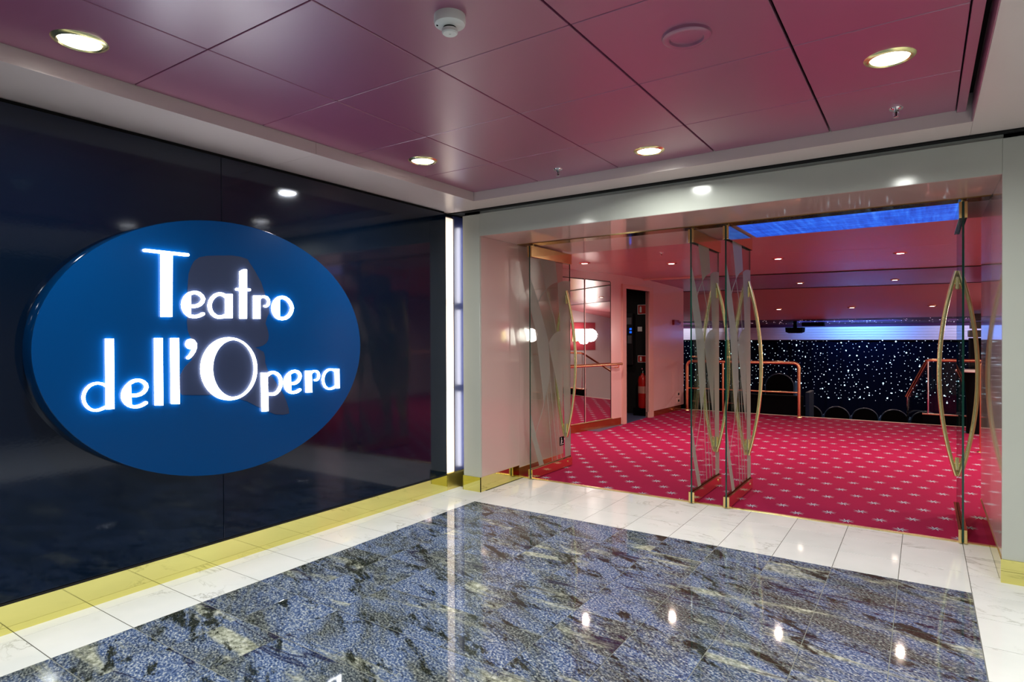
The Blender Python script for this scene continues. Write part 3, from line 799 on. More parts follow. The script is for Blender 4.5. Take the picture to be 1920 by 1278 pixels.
def zB(x, y):
    return 2.278 - 0.078 * (y - e1(x) - 0.046) / (e2(x) - e1(x) - 0.046)


def zC(x, y):
    return 2.198 - 0.463 * (y - e2(x) - 0.03) / (11.8 - e2(x) - 0.03)


def warped(ya, yb, zf, n=24):
    """gently twisted ceiling sheet between two edges ya(x) and yb(x)"""
    bm = bmesh.new()
    prev = None
    for i in range(n + 1):
        x = X0 + (X1 - X0) * i / n
        c = []
        for y in (ya(x), yb(x)):
            c += [bm.verts.new((x, y, zf(x, y))), bm.verts.new((x, y, zf(x, y) + 0.03))]
        if prev:
            for p, q in ((0, 2), (3, 1), (1, 0), (2, 3)):
                bm.faces.new((prev[p], prev[q], c[q], c[p]))
        else:
            bm.faces.new((c[0], c[1], c[3], c[2]))
        prev = c
    bm.faces.new((prev[0], prev[2], prev[3], prev[1]))
    return bm


obj('ceiling_panel', warped(lambda x: e1(x) + 0.046, e2, zB), PURPLECEIL, cth)
obj('ceiling_trim', sheet([(X0, e2(X0), 2.192), (X1, e2(X1), 2.192), (X1, e2(X1) + 0.03, 2.192), (X0, e2(X0) + 0.03, 2.192)], 0.03), BROWN, cth)
obj('ceiling_panel', warped(lambda x: e2(x) + 0.03, lambda x: 11.8, zC), REDCEIL, cth)
obj('ceiling_panel', sheet([(X0, 11.8, 1.735), (X1, 11.8, 1.735), (X1, 13.2, 1.60), (X0, 13.2, 1.60)], 0.03), PLUM, cth)

# left side of the theatre foyer: splayed wall with mirrors, then the lacquered wall with a service door
W1A, W1B = Vector((-0.93, 1.47, 0)), Vector((-0.35, 4.5, 0))
W1S = Vector((-0.60, 3.2, 0))
W2B = Vector((-0.21, 6.92, 0))


def wallbox(p, q, s0, s1, z0, z1, d0, d1):
    """box along the wall line p->q: s along it (metres), d out of it towards the room"""
    t = (q - p).normalized()
    n = Vector((t.y, -t.x, 0))
    bm = bmesh.new()
    vs = []
    for z in (z0, z1):
        for s, d in ((s0, d0), (s1, d0), (s1, d1), (s0, d1)):
            v = p + t * s + n * d
            vs.append(bm.verts.new((v.x, v.y, z)))
    for f in ((3, 2, 1, 0), (4, 5, 6, 7), (0, 1, 5, 4), (1, 2, 6, 5), (2, 3, 7, 6), (3, 0, 4, 7)):
        bm.faces.new([vs[i] for i in f])
    return bm


LW1 = (W1B - W1A).length
LW2 = (W2B - W1B).length
wl = obj('wall_left.001', wallbox(W1A, W1B, 0, LW1, 0, 2.6, -0.12, 0.0), PINKWALL, kind='structure')


def s1(y):
    return (y - W1A.y) / (W1B.y - W1A.y) * LW1


def s2(y):
    return (y - W1B.y) / (W2B.y - W1B.y) * LW2


DY0, DY1 = 4.57, 5.41
obj('wall_section', wallbox(W1B, W2B, 0, s2(DY0), 0, 2.6, -0.05, 0.0), PINKWALL, wl)
obj('wall_section', wallbox(W1B, W2B, s2(DY0), s2(DY1), 2.085, 2.6, -0.05, 0.0), PINKWALL, wl)
obj('wall_section', wallbox(W1B, W2B, s2(DY1), s2(6.92), 0.09, 2.6, -0.05, 0.0), PINKWALL, wl)
obj('wall_core', wallbox(W1B, W2B, s2(DY1), s2(6.86), 0.0, 0.09, -0.05, -0.02), DARK, wl)
obj('wall_return', B(-1.1, 1.36, 0.0, 0.11, 1.47, 2.6), PINKWALL, wl)
# copper-red skirting
bl = obj('baseboard_left.001', wallbox(W1A, W1B, 0.02, s1(4.42), 0.0, 0.11, 0.0, 0.015), pm('copper_skirting', (0.42, 0.12, 0.05), 0.18, 0.8), kind='structure')
obj('skirting_section', wallbox(W1B, W2B, s2(5.58), s2(6.8), 0.0, 0.088, -0.018, 0.0), pm('copper_skirting', (0.42, 0.12, 0.05), 0.18, 0.8), bl)
bm = bmesh.new()
t1 = (W1B - W1A).normalized()
n1 = Vector((t1.y, -t1.x, 0))
p0, p1 = W1A + t1 * s1(3.0) + n1 * 0.006, W1A + t1 * s1(4.2) + n1 * 0.006
tube(bm, [(p0.x, p0.y, 0.118), (p1.x, p1.y, 0.118)], 0.008, 8)
obj('skirting_bead', bm, BRASS, bl, True)

# service door opening
door = obj('door_1', wallbox(W1B, W2B, s2(4.455), s2(DY0), 0.0, 2.15, -0.052, 0.022), pm('door_casing', (0.64, 0.36, 0.32), 0.2), kind='structure')
obj('casing', wallbox(W1B, W2B, s2(DY0), s2(DY1), 2.085, 2.15, -0.052, 0.022), pm('door_casing', (0.64, 0.36, 0.32), 0.2), door)
obj('casing', wallbox(W1B, W2B, s2(DY1), s2(5.56), 0.0, 2.15, -0.052, 0.022), pm('door_casing', (0.64, 0.36, 0.32), 0.2), door)
# dark pantry behind it
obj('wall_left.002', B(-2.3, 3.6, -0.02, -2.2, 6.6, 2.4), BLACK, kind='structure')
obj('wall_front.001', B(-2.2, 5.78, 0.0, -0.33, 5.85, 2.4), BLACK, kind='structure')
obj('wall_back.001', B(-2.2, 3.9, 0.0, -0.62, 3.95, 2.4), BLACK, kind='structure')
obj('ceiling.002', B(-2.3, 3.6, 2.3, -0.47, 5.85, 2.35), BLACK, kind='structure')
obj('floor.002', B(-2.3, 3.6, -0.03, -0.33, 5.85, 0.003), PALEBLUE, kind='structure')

# other enclosing walls
we = obj('wall_right.001', B(6.5, 1.47, -1.1, 6.6, 13.1, 2.7), WHITEW, kind='structure')
obj('wall_panel', B(6.485, 8.7, 0.95, 6.50, 10.1, 1.75), REDPANEL, we)
obj('wall_left.003', B(-4.6, 6.98, -1.1, -4.5, 13.2, 2.7), DARK, kind='structure')
obj('wall_back.002', B(-4.5, 6.95, -1.1, -0.34, 7.0, 2.6), DARK, kind='structure')
obj('floor.003', B(-4.5, 6.9, -1.10, 6.6, 13.2, -1.0), pm('red_auditorium_carpet', (0.40, 0.10, 0.12), 0.95), kind='structure')
obj('wall_back.003', B(-1.0, 6.87, -1.0, 6.6, 6.90, -0.02), DARK, kind='structure')
obj('wall_front.002', B(-4.5, 13.25, -1.1, 7.0, 13.35, 2.7), BLACK, kind='structure')

# ------------------------------------------------------------------ oval sign
SY, SZ, SX = -2.1755, 1.292, 0.10
RA, RB = 0.9855, 0.736
sign = thing('theatre_sign', 'big oval blue wall sign with glowing white lettering Teatro dell\u2019Opera', 'sign', (0.0, SY, SZ))
N = 96
EL = [(RA * math.cos(2 * math.pi * k / N), RB * math.sin(2 * math.pi * k / N)) for k in range(N)]
bm = bmesh.new()
ra = [bm.verts.new((0.0, SY + a, SZ + b)) for a, b in EL]
rb = [bm.verts.new((SX - 0.004, SY + a, SZ + b)) for a, b in EL]
rc = [bm.verts.new((SX, SY + a * 0.997, SZ + b * 0.996)) for a, b in EL]
for A, Bq, mi in ((ra, rb, 1), (rb, rc, 1)):
    for i in range(N):
        f = bm.faces.new((A[i], A[(i + 1) % N], Bq[(i + 1) % N], Bq[i]))
        f.material_index = mi
bm.faces.new(rc)
bm.faces.new(ra[::-1])
obj('sign_body', bm, [SIGNBLUE, SIGNRIM], sign, True)
bm = bmesh.new()
prism(bm, SIL, lambda a, b, t: (t, SY + a, SZ + b), SX + 0.0003, SX + 0.0018)
obj('silhouette', bm, SILH, sign)['label'] = 'dark grey head and shoulders silhouette in profile'


def ribbon(bm, pts, t0, t1):
    n = len(pts)
    L, Rr = [], []
    for i in range(n):
        a = Vector(pts[max(i - 1, 0)][:2])
        b = Vector(pts[min(i + 1, n - 1)][:2])
        d = (b - a).normalized()
        nn = Vector((-d.y, d.x))
        p, h = Vector(pts[i][:2]), pts[i][2]
        L.append(p + nn * h)
        Rr.append(p - nn * h)
    out = L[:]
    d = (Vector(pts[-1][:2]) - Vector(pts[-2][:2])).normalized()
    ang = math.atan2(d.y, d.x)
    for k in range(1, 6):
        t = ang + math.pi / 2 - k * math.pi / 6
        out.append(Vector(pts[-1][:2]) + Vector((math.cos(t), math.sin(t))) * pts[-1][2])
    out += Rr[::-1]
    d = (Vector(pts[0][:2]) - Vector(pts[1][:2])).normalized()
    ang = math.atan2(d.y, d.x)
    for k in range(1, 6):
        t = ang + math.pi / 2 - k * math.pi / 6
        out.append(Vector(pts[0][:2]) + Vector((math.cos(t), math.sin(t))) * pts[0][2])
    m = len(out)
    f0 = [bm.verts.new((t0, SY + p.x, SZ + p.y)) for p in out]
    f1 = [bm.verts.new((t1, SY + p.x, SZ + p.y)) for p in out]
    for i in range(m):
        j = (i + 1) % m
        bm.faces.new((f0[i], f0[j], f1[j], f1[i]))
    # caps: quads across the stroke plus the two round ends
    for fv in (f0, f1):
        for i in range(n - 1):
            bm.faces.new((fv[i], fv[i + 1], fv[n + 5 + (n - 1 - i - 1)], fv[n + 5 + (n - 1 - i)]))
        bm.faces.new(fv[n - 1:n + 6])
        bm.faces.new(fv[2 * n + 4:] + [fv[0]])


for strokes in LETTERS:
    bm = bmesh.new()
    for s in strokes:
        if s[0] == 's':
            ribbon(bm, s[1], SX + 0.003, SX + 0.016)
        elif s[0] == 'p':
            prism(bm, s[1], lambda a, b, t: (t, SY + a, SZ + b), SX + 0.003, SX + 0.0161)
        else:
            n = len(s[1])
            v = [[bm.verts.new((t, SY + p[0], SZ + p[1])) for p in ring] for ring in (s[1], s[2]) for t in (SX + 0.003, SX + 0.016)]
            for i in range(n):
                j = (i + 1) % n
                for A, Bq in ((v[0], v[1]), (v[1], v[3]), (v[3], v[2]), (v[2], v[0])):
                    bm.faces.new((A[i], A[j], Bq[j], Bq[i]))
    obj('letter', bm, LETTER, sign)

# ------------------------------------------------------------------ ceiling fittings of the foyer
def downlight(x, y, z, label, group, R0=0.097, R1=0.072, glow=LAMPGLOW, ring=None):
    t = thing('downlight', label, 'ceiling light', (x, y, z), group)
    bm = bmesh.new()
    lathe(bm, [(R1, 0.012), (R1, -0.004), (R1 + 0.006, -0.009), (R0 - 0.006, -0.006), (R0, 0.0), (R0, 0.012), (R1, 0.012)], 36)
    obj('trim_ring', bm, ring or BRASS, t, True, local=True)
    bm = bmesh.new()
    lathe(bm, [(0, -0.008), (R1 * 0.8, -0.007), (R1, -0.002), (R1, 0.01), (0, 0.01)], 36)
    obj('lamp_glass', bm, glow, t, True, local=True)
    return t


G1 = 'recessed downlights in the magenta ceiling'
downlight(*FOYER_DOWN[0], 2.52, 'large brass-rimmed ceiling downlight above the left end of the navy wall', G1)
downlight(*FOYER_DOWN[1], 2.52, 'brass-rimmed ceiling downlight near the right edge of the magenta ceiling', G1)
downlight(*FOYER_DOWN[2], 2.52, 'small looking brass-rimmed downlight near the far left corner of the magenta ceiling', G1)
downlight(*FOYER_DOWN[3], 2.52, 'brass-rimmed downlight right in front of the middle of the door lintel', G1)

sd = thing('smoke_detector', 'white round smoke detector on the magenta ceiling', 'smoke detector', (2.045, -2.515, 2.52))
bm = bmesh.new()
lathe(bm, [(0, 0.0), (0.057, 0.0), (0.058, -0.024), (0.055, -0.033), (0.030, -0.043), (0, -0.043)], 36)
obj('base', bm, WHITEP, sd, True, local=True)
bm = bmesh.new()
lathe(bm, [(0, -0.043), (0.024, -0.043), (0.024, -0.052), (0, -0.052)], 24)
obj('sensor_slot', bm, DARK, sd, True, local=True)
bm = bmesh.new()
lathe(bm, [(0, -0.050), (0.029, -0.050), (0.029, -0.062), (0.025, -0.066), (0.004, -0.066), (0.004, -0.064), (0, -0.064)], 28)
obj('sensor_cap', bm, WHITEP, sd, True, local=True)
bm = bmesh.new()
lathe(bm, [(0, 0), (0.004, 0), (0.003, -0.003), (0, -0.003)], 10, (-0.034, -0.030, -0.036))
obj('indicator', bm, DARK, sd, True, local=True)

sp = thing('ceiling_speaker', 'round magenta speaker grille flush in the ceiling panel', 'speaker', (2.712, -1.88, 2.52))
bm = bmesh.new()
lathe(bm, [(0.062, -0.004), (0.066, -0.014), (0.080, -0.016), (0.092, -0.010), (0.095, 0.0), (0.06, 0.0), (0.062, -0.004)], 40)
obj('rim', bm, MAGENTA, sp, True, local=True)
bm = bmesh.new()
lathe(bm, [(0, -0.008), (0.03, -0.007), (0.0625, -0.005), (0.0625, 0.0), (0, 0.0)], 40)
obj('grille', bm, MAGENTA, sp, True, local=True)


def sprinkler(x, y, z, label, s=1.0):
    t = thing('sprinkler', label, 'sprinkler', (x, y, z), 'ceiling sprinkler heads')
    bm = bmesh.new()
    lathe(bm, [(0, 0), (0.033 * s, 0), (0.030 * s, -0.005 * s), (0.014 * s, -0.008 * s), (0.011 * s, -0.018 * s), (0, -0.018 * s)], 20)
    obj('escutcheon', bm, CHROME, t, True, local=True)
    bm = bmesh.new()
    for k in (-1, 1):
        tube(bm, [(k * 0.010 * s, 0, -0.016 * s), (k * 0.013 * s, 0, -0.028 * s), (k * 0.004 * s, 0, -0.044 * s)], 0.0025 * s, 6)
    obj('frame_arm', bm, CHROME, t, True, local=True)
    bm = bmesh.new()
    lathe(bm, [(0, -0.016 * s), (0.003 * s, -0.018 * s), (0.003 * s, -0.040 * s), (0, -0.042 * s)], 8)
    obj('bulb', bm, DARK, t, True, local=True)
    bm = bmesh.new()
    lathe(bm, [(0, -0.043 * s), (0.014 * s, -0.044 * s), (0.015 * s, -0.046 * s), (0, -0.048 * s)], 14)
    obj('deflector', bm, CHROME, t, True, local=True)
    return t


sprinkler(1.354, -0.505, 2.52, 'chrome sprinkler head on the magenta ceiling left of the middle downlight')
sprinkler(3.361, -0.505, 2.52, 'chrome sprinkler head at the far right corner of the magenta ceiling')
sprinkler(1.055, 2.34, ZA, 'small sprinkler head on the rose ceiling beyond the glass doors', 0.8)

# ------------------------------------------------------------------ glass door leaves
LW, LZ = 0.785, 2.205
Y0 = 0.63


def arc2(c, r, a0, a1, n=14):
    return [(c[0] + r * math.cos(math.radians(a0 + (a1 - a0) * k / n)), c[1] + r * math.sin(math.radians(a0 + (a1 - a0) * k / n))) for k in range(n + 1)]


def line2(p, q, w):
    d = (Vector(q) - Vector(p)).normalized()
    n = Vector((-d.y, d.x)) * w * 0.5
    return [(p[0] + n.x, p[1] + n.y), (p[0] - n.x, p[1] - n.y), (q[0] - n.x, q[1] - n.y), (q[0] + n.x, q[1] + n.y)]


PATTERN = [
    [(0.004, 1.90), (0.004, 1.60), (0.08, 1.43), (0.15, 1.15), (0.20, 0.90), (0.245, 0.69), (0.36, 0.98), (0.335, 1.30), (0.235, 1.50), (0.14, 1.69)],
    [(0.175, 2.10), (0.285, 1.81), (0.39, 1.865), (0.515, 1.90), (0.47, 2.10)],
    [(0.515, 1.885), (0.60, 1.912), (0.69, 1.923), (0.781, 1.926), (0.781, 0.105), (0.665, 0.105), (0.645, 0.55), (0.625, 1.0), (0.56, 1.5)],
    [(0.335, 1.285), (0.38, 1.335), (0.44, 1.375), (0.52, 1.40), (0.575, 1.405), (0.618, 1.05), (0.60, 0.62), (0.50, 0.86), (0.40, 1.10)],
    [(0.004, 0.62), (0.004, 0.42), (0.15, 0.105), (0.235, 0.105), (0.10, 0.38)],
]
for a, b, w in (((0.12, 1.655), (0.19, 1.74), .011), ((0.185, 1.735), (0.29, 1.812), .011), ((0.285, 1.81), (0.45, 1.53), .010), ((0.45, 1.53), (0.555, 1.17), .009),
                ((0.245, 0.69), (0.05, 0.36), .008), ((0.24, 0.69), (0.37, 0.98), .008), ((0.30, 0.83), (0.40, 0.11), .009), ((0.36, 0.95), (0.50, 0.11), .009), ((0.43, 1.0), (0.58, 0.11), .009)):
    PATTERN.append(line2(a, b, w))


def leaf(px, label, sticker=False):
    t = thing('glass_door', label, 'door', (px, Y0, 0.0), 'open glass door leaves of the theatre entrance')
    bm = bmesh.new()
    fs = box(bm, px - 0.006, Y0, 0.012, px + 0.006, Y0 + LW, LZ)
    for i in (0, 1, 2, 4):
        fs[i].material_index = 1
    obj('pane', bm, [GLASS, GREENEDGE], t)
    bm = bmesh.new()
    for pts in PATTERN:
        prism(bm, pts, lambda a, b, s: (px + s, Y0 + a, b), 0.0062, 0.0074)
    obj('frosted_pattern', bm, FROST, t)
    for nm, z0, z1 in (('bottom_rail', 0.006, 0.094), ('top_rail', 2.10, LZ)):
        r = None
        for sgn in (-1, 1):
            xa, xb = sorted((px + sgn * 0.0066, px + sgn * 0.023))
            bm = bbox_bevel(xa, Y0 - 0.003, z0, xb, Y0 + LW + 0.002, z1, 0.0015)
            r = obj(nm, bm, BRASSR, t)
        if nm == 'bottom_rail':
            bm = bmesh.new()
            tube(bm, [(px + 0.022, Y0 + LW - 0.09, 0.055), (px + 0.029, Y0 + LW - 0.09, 0.055)], 0.011, 14)
            obj('lock', bm, BRASS, r, True)
    hy = Y0 + 0.69
    for sgn in (-1, 1):
        bm = bmesh.new()
        pts = []
        for k in range(33):
            s = k / 32
            z = 0.31 + 1.51 * s
            d = 0.012 + 0.103 * (1 - abs(2 * s - 1) ** 2.0)
            pts.append((px + sgn * d, hy, z))
        tube(bm, pts, 0.0145, 12)
        h = obj('handle', bm, BRASS, t, True)
        for z in (0.40, 1.73):
            bm = bmesh.new()
            tube(bm, [(px + sgn * 0.0075, hy, z - 0.045), (px + sgn * 0.0075, hy, z + 0.045)], 0.013, 10)
            tube(bm, [(px + sgn * 0.006, hy, z), (px + sgn * 0.034, hy, z)], 0.008, 10)
            obj('bracket', bm, BRASS, h, True)
    bm = bmesh.new()
    lathe(bm, [(0, -0.012), (0.016, -0.012), (0.016, 0.003), (0, 0.003)], 14, (px, Y0 + 0.06, 0.004))
    lathe(bm, [(0, 0), (0.010, 0), (0.010, 0.016), (0, 0.016)], 14, (px, Y0 + 0.06, LZ - 0.002))
    obj('pivot', bm, BRASS, t, True)
    if sticker:
        bm = bmesh.new()
        box(bm, px + 0.0076, Y0 + 0.545, 0.235, px + 0.0084, Y0 + 0.635, 0.325)
        s = obj('sticker', bm, DARK, t)
        s['label'] = 'small black square sticker with a white walking figure'
        bm = bmesh.new()
        yc, zc = Y0 + 0.582, 0.235
        prism(bm, [(0.008 * math.cos(k * math.pi / 6), 0.074 + 0.008 * math.sin(k * math.pi / 6)) for k in range(12)], lambda a, b, q: (px + q, yc + a, zc + b), 0.0085, 0.0090)
        for pts in ([(-0.010, 0.032), (0.008, 0.030), (0.010, 0.062), (-0.006, 0.064)], [(-0.010, 0.034), (-0.020, 0.008), (-0.012, 0.008), (-0.001, 0.032)],
                    [(0.0, 0.033), (0.006, 0.008), (0.014, 0.008), (0.008, 0.033)], [(0.004, 0.058), (0.026, 0.044), (0.026, 0.038), (0.004, 0.050)],
                    [(0.024, 0.012), (0.042, 0.012), (0.042, 0.020), (0.024, 0.020)]):
            prism(bm, pts, lambda a, b, q: (px + q, yc + a, zc + b), 0.0085, 0.0090)
        obj('pictogram', bm, WHITEP, s)
    return t


leaf(0.40, 'open glass door leaf beside the left pink reveal, with a small black sticker', True)
leaf(1.93, 'left one of the two open glass door leaves standing side by side mid doorway')
leaf(2.203, 'right one of the two open glass door leaves standing side by side mid doorway')
leaf(3.69, 'open glass door leaf at the right reveal, seen almost edge-on')

# ------------------------------------------------------------------ theatre foyer: ceiling lights
GT = 'small warm downlights in the rose theatre ceiling'
TL = ['small warm downlight above the mirrors on the left theatre wall',
      'small warm downlight on the rose ceiling left of the middle door leaves',
      'small warm downlight on the rose ceiling right of the middle door leaves',
      'small warm downlight on the rose ceiling towards the right door leaf']
for (x, y), l in zip(THEATRE_A, TL):
    downlight(x, y, ZA, l, GT, 0.072, 0.042, LAMPWARM, COPPER)
for (x, y, z), l in zip([(1.76, 6.954, 2.23), (3.10, 7.224, 2.229)],
                        ['tiny downlight on the purple ceiling band right of the middle door leaves', 'tiny downlight on the purple ceiling band towards the right door leaf']):
    downlight(x, y, z - 0.002, l, GT, 0.066, 0.042, LAMPWARM, COPPER)
for (x, y, z), l in zip([(0.858, 10.057, 1.927), (2.244, 10.185, 1.925), (3.619, 10.329, 1.92)],
                        ['left of three tiny downlights in the lower ceiling in front of the starry curtain',
                         'middle of three tiny downlights in the lower ceiling in front of the starry curtain',
                         'right of three tiny downlights in the lower ceiling in front of the starry curtain']):
    downlight(x, y, z - 0.004, l, GT, 0.085, 0.06, LAMPWARM, COPPER)
    lamp('theatre_lamp', (x, y, z - 0.03), 30.0, WARM, 0.08)
# shallow pink batten on the ceiling
tag(obj('ceiling_batten', sheet([(-0.40, 5.20, 2.255), (0.6, 5.36, 2.255), (0.6, 5.40, 2.255), (-0.40, 5.24, 2.255)], 0.026), pm('pale_pink_batten', (0.75, 0.42, 0.38), 0.3)),
    'pale pink batten along the edge of the rose ceiling', 'batten')

# ------------------------------------------------------------------ theatre foyer: left wall things
for i, (ya, yb, l) in enumerate(((2.55, 3.545, 'tall wall mirror panel seen through the left glass door leaf'), (3.575, 4.165, 'tall wall mirror panel between the left door handle and the pink pilaster'))):
    t = thing('wall_mirror', l, 'mirror', (W1A + t1 * s1(ya) + n1 * 0.0), 'mirror panels on the left theatre wall')
    obj('mirror_glass', wallbox(W1A, W1B, s1(ya), s1(yb), 0.125, 2.155, 0.001, 0.006), MIRROR, t)
    obj('edge_strip', wallbox(W1A, W1B, s1(yb), s1(yb) + 0.012, 0.125, 2.155, 0.001, 0.009), pm('dark_bronze', (0.05, 0.02, 0.02), 0.3, 0.6), t)
    obj('edge_strip', wallbox(W1A, W1B, s1(ya), s1(yb), 2.155, 2.17, 0.001, 0.009), pm('dark_bronze', (0.05, 0.02, 0.02), 0.3, 0.6), t)

hr = thing('wall_handrail', 'copper handrail fixed across the wall mirrors', 'handrail', tuple(W1A + t1 * s1(2.7) + n1 * 0.07))
bm = bmesh.new()
pa, pb = W1A + t1 * s1(2.7) + n1 * 0.075, W1A + t1 * s1(4.36) + n1 * 0.075
tube(bm, [(pa.x, pa.y, 0.932), (pb.x, pb.y, 0.932)], 0.019, 12)
obj('rail', bm, COPPER, hr, True)
for yy in (2.9, 4.28):
    q = W1A + t1 * s1(yy)
    bm = bmesh.new()
    tube(bm, bend([(q.x, q.y, 0.88), (q.x + n1.x * 0.075, q.y + n1.y * 0.075, 0.88), (q.x + n1.x * 0.075, q.y + n1.y * 0.075, 0.93)], 0.03), 0.008, 8)
    obj('bracket', bm, COPPER, hr, True)

# fire extinguisher and its signs inside the dark pantry
ex = thing('fire_extinguisher', 'red fire extinguisher standing in the dark service doorway', 'fire extinguisher', (-0.485, 5.62, 0.13))
bm = bmesh.new()
lathe(bm, [(0, 0), (0.07, 0.0), (0.078, 0.02), (0.078, 0.47), (0.065, 0.53), (0.03, 0.56), (0.022, 0.59), (0, 0.59)], 24)
obj('cylinder', bm, RED, ex, True, local=True)
bm = bmesh.new()
lathe(bm, [(0.0785, 0.25), (0.0795, 0.25), (0.0795, 0.37), (0.0785, 0.37)], 24)
obj('label_band', bm, pm('faded_label', (0.5, 0.25, 0.2), 0.5), ex, True, local=True)
bm = bmesh.new()
lathe(bm, [(0, 0.59), (0.02, 0.59), (0.02, 0.63), (0, 0.63)], 14)
tube(bm, [(0, 0, 0.64), (0.0, -0.02, 0.65), (0.03, -0.10, 0.67)], 0.009, 8)
obj('valve', bm, CHROME, ex, True, local=True)
bm = bmesh.new()
tube(bm, bend([(0.02, 0, 0.61), (0.10, -0.02, 0.60), (0.095, -0.03, 0.25)], 0.05), 0.009, 8)
obj('hose', bm, DARK, ex, True, local=True)
bm = B(-0.62, 5.53, 0.0, -0.38, 5.76, 0.13)
tag(obj('plinth', bm, DARK), 'low dark plinth under the fire extinguisher', 'plinth')


def safety_sign(z0, z1, label):
    t = thing('safety_sign', label, 'sign', (-0.55, 5.775, z0))
    obj('plate', B(-0.635, 5.768, z0, -0.48, 5.776, z1), WHITEP, t)
    obj('red_field', B(-0.625, 5.765, z0 + 0.010, -0.49, 5.768, z1 - 0.010), RED, t)
    bm = bmesh.new()
    h = z1 - z0
    prism(bm, [(-0.595, z0 + 0.2 * h), (-0.56, z0 + 0.2 * h), (-0.56, z0 + 0.7 * h), (-0.57, z0 + 0.82 * h), (-0.585, z0 + 0.82 * h), (-0.595, z0 + 0.7 * h)], lambda a, b, q: (a, q, b), 5.762, 5.765)
    obj('pictogram', bm, WHITEP, t)


safety_sign(1.725, 1.89, 'upper red and white extinguisher sign in the dark service doorway')
safety_sign(0.895, 1.015, 'lower red and white extinguisher sign above the fire extinguisher')
tag(obj('notice_plate', bbox_bevel(-0.635, 5.766, 1.43, -0.555, 5.776, 1.51, 0.002), WHITEP), 'small blank white notice between the two red signs', 'notice')
# pantry equipment
rk = thing('equipment_panel', 'dim equipment panel with two blue lights in the service doorway', 'control panel', (-1.1, 5.7, 0.9))
obj('panel_body', bbox_bevel(-1.30, 5.70, 0.85, -0.70, 5.775, 1.75, 0.01), pm('dark_grey_panel', (0.015, 0.015, 0.017), 0.3), rk)
for z in (1.40, 1.455):
    obj('blue_lamp', bbox_bevel(-0.755, 5.69, z, -0.715, 5.70, z + 0.035, 0.004), pm('blue_indicator', (0.0, 0.05, 0.3), 0.3, em=(0.01, 0.12, 1.0), ems=1.0), rk)
obj('keypad', bbox_bevel(-0.79, 5.692, 1.22, -0.715, 5.70, 1.36, 0.003), pm('grey_keypad', (0.10, 0.10, 0.11), 0.4), rk)
obj('keypad', bbox_bevel(-0.87, 5.692, 1.55, -0.715, 5.70, 1.67, 0.003), pm('grey_keypad', (0.10, 0.10, 0.11), 0.4), rk)

# alarm and sockets on the lacquered wall
t2 = (W2B - W1B).normalized()
n2 = Vector((t2.y, -t2.x, 0))


def on2(y, z, d=0.0):
    p = W1B + t2 * s2(y) + n2 * d
    return Vector((p.x, p.y, z))


al = thing('alarm_call_point', 'dark red alarm call point high on the pink wall', 'alarm', tuple(on2(6.55, 1.57)))
obj('housing', wallbox(W1B, W2B, s2(6.40), s2(6.62), 1.545, 1.635, 0.001, 0.04), pm('dark_red_plastic', (0.20, 0.006, 0.01), 0.3), al)
obj('button', wallbox(W1B, W2B, s2(6.62), s2(6.72), 1.56, 1.61, 0.001, 0.03), pm('dark_red_plastic', (0.20, 0.006, 0.01), 0.3), al)


def socket(z, label):
    t = thing('wall_socket', label, 'socket', tuple(on2(6.6, z)), 'wall sockets low on the pink wall')
    obj('plate', wallbox(W1B, W2B, s2(6.57), s2(6.73), z - 0.05, z + 0.05, 0.001, 0.012), pm('cream_plate', (0.68, 0.45, 0.42), 0.3), t)
    obj('switch', wallbox(W1B, W2B, s2(6.625), s2(6.675), z - 0.02, z + 0.02, 0.012, 0.017), DARK, t)


socket(0.295, 'upper of two wall sockets low on the pink wall')
socket(0.175, 'lower of two wall sockets low on the pink wall')

# ------------------------------------------------------------------ landing rail
rl = thing('landing_rail', 'copper tube guard rail at the carpet edge behind the middle doors', 'railing', (0.85, 6.75, 0.0))
bm = bmesh.new()
tube(bm, bend([(-0.085, 6.75, 0.0), (-0.085, 6.75, 0.895), (1.775, 6.75, 0.895), (1.775, 6.75, 0.0)], 0.10), 0.026, 12)
obj('frame', bm, COPPER, rl, True)
bm = bmesh.new()
tube(bm, [(-0.085, 6.75, 0.405), (1.775, 6.75, 0.405)], 0.014, 10)
obj('mid_rail', bm, COPPER, rl, True)
for x in (-0.085, 1.775):
    bm = bmesh.new()
    lathe(bm, [(0, 0.012), (0.045, 0.010), (0.048, 0.0), (0, 0.0)], 18, (x, 6.75, 0.0))
    obj('base_flange', bm, BRASS, rl, True)
bm = bmesh.new()
tube(bm, [(0.55, 6.75, 0.0), (0.55, 6.75, 0.895)], 0.018, 10)
obj('post', bm, COPPER, rl, True)

# black partition and platform just below the landing
tag(obj('low_partition', bbox_bevel(-0.30, 6.96, -0.98, 1.80, 7.04, 0.33, 0.004), DARK), 'low black partition behind the copper guard rail', 'partition')
tag(obj('seat_row_end', bbox_bevel(1.835, 6.98, -0.98, 1.895, 7.5, 0.395, 0.005), pm('dark_blue_end', (0.0015, 0.010, 0.032), 0.6, spec=0.2)), 'dark blue end panel standing beside the guard rail', 'panel')


# ------------------------------------------------------------------ theatre seats
def arch(w, h, n=20, e=0.5):
    return [(-w / 2, 0.0), (w / 2, 0.0)] + [(w / 2 * math.cos(math.pi * k / n), h - w * e + w * e * math.sin(math.pi * k / n)) for k in range(n + 1)]


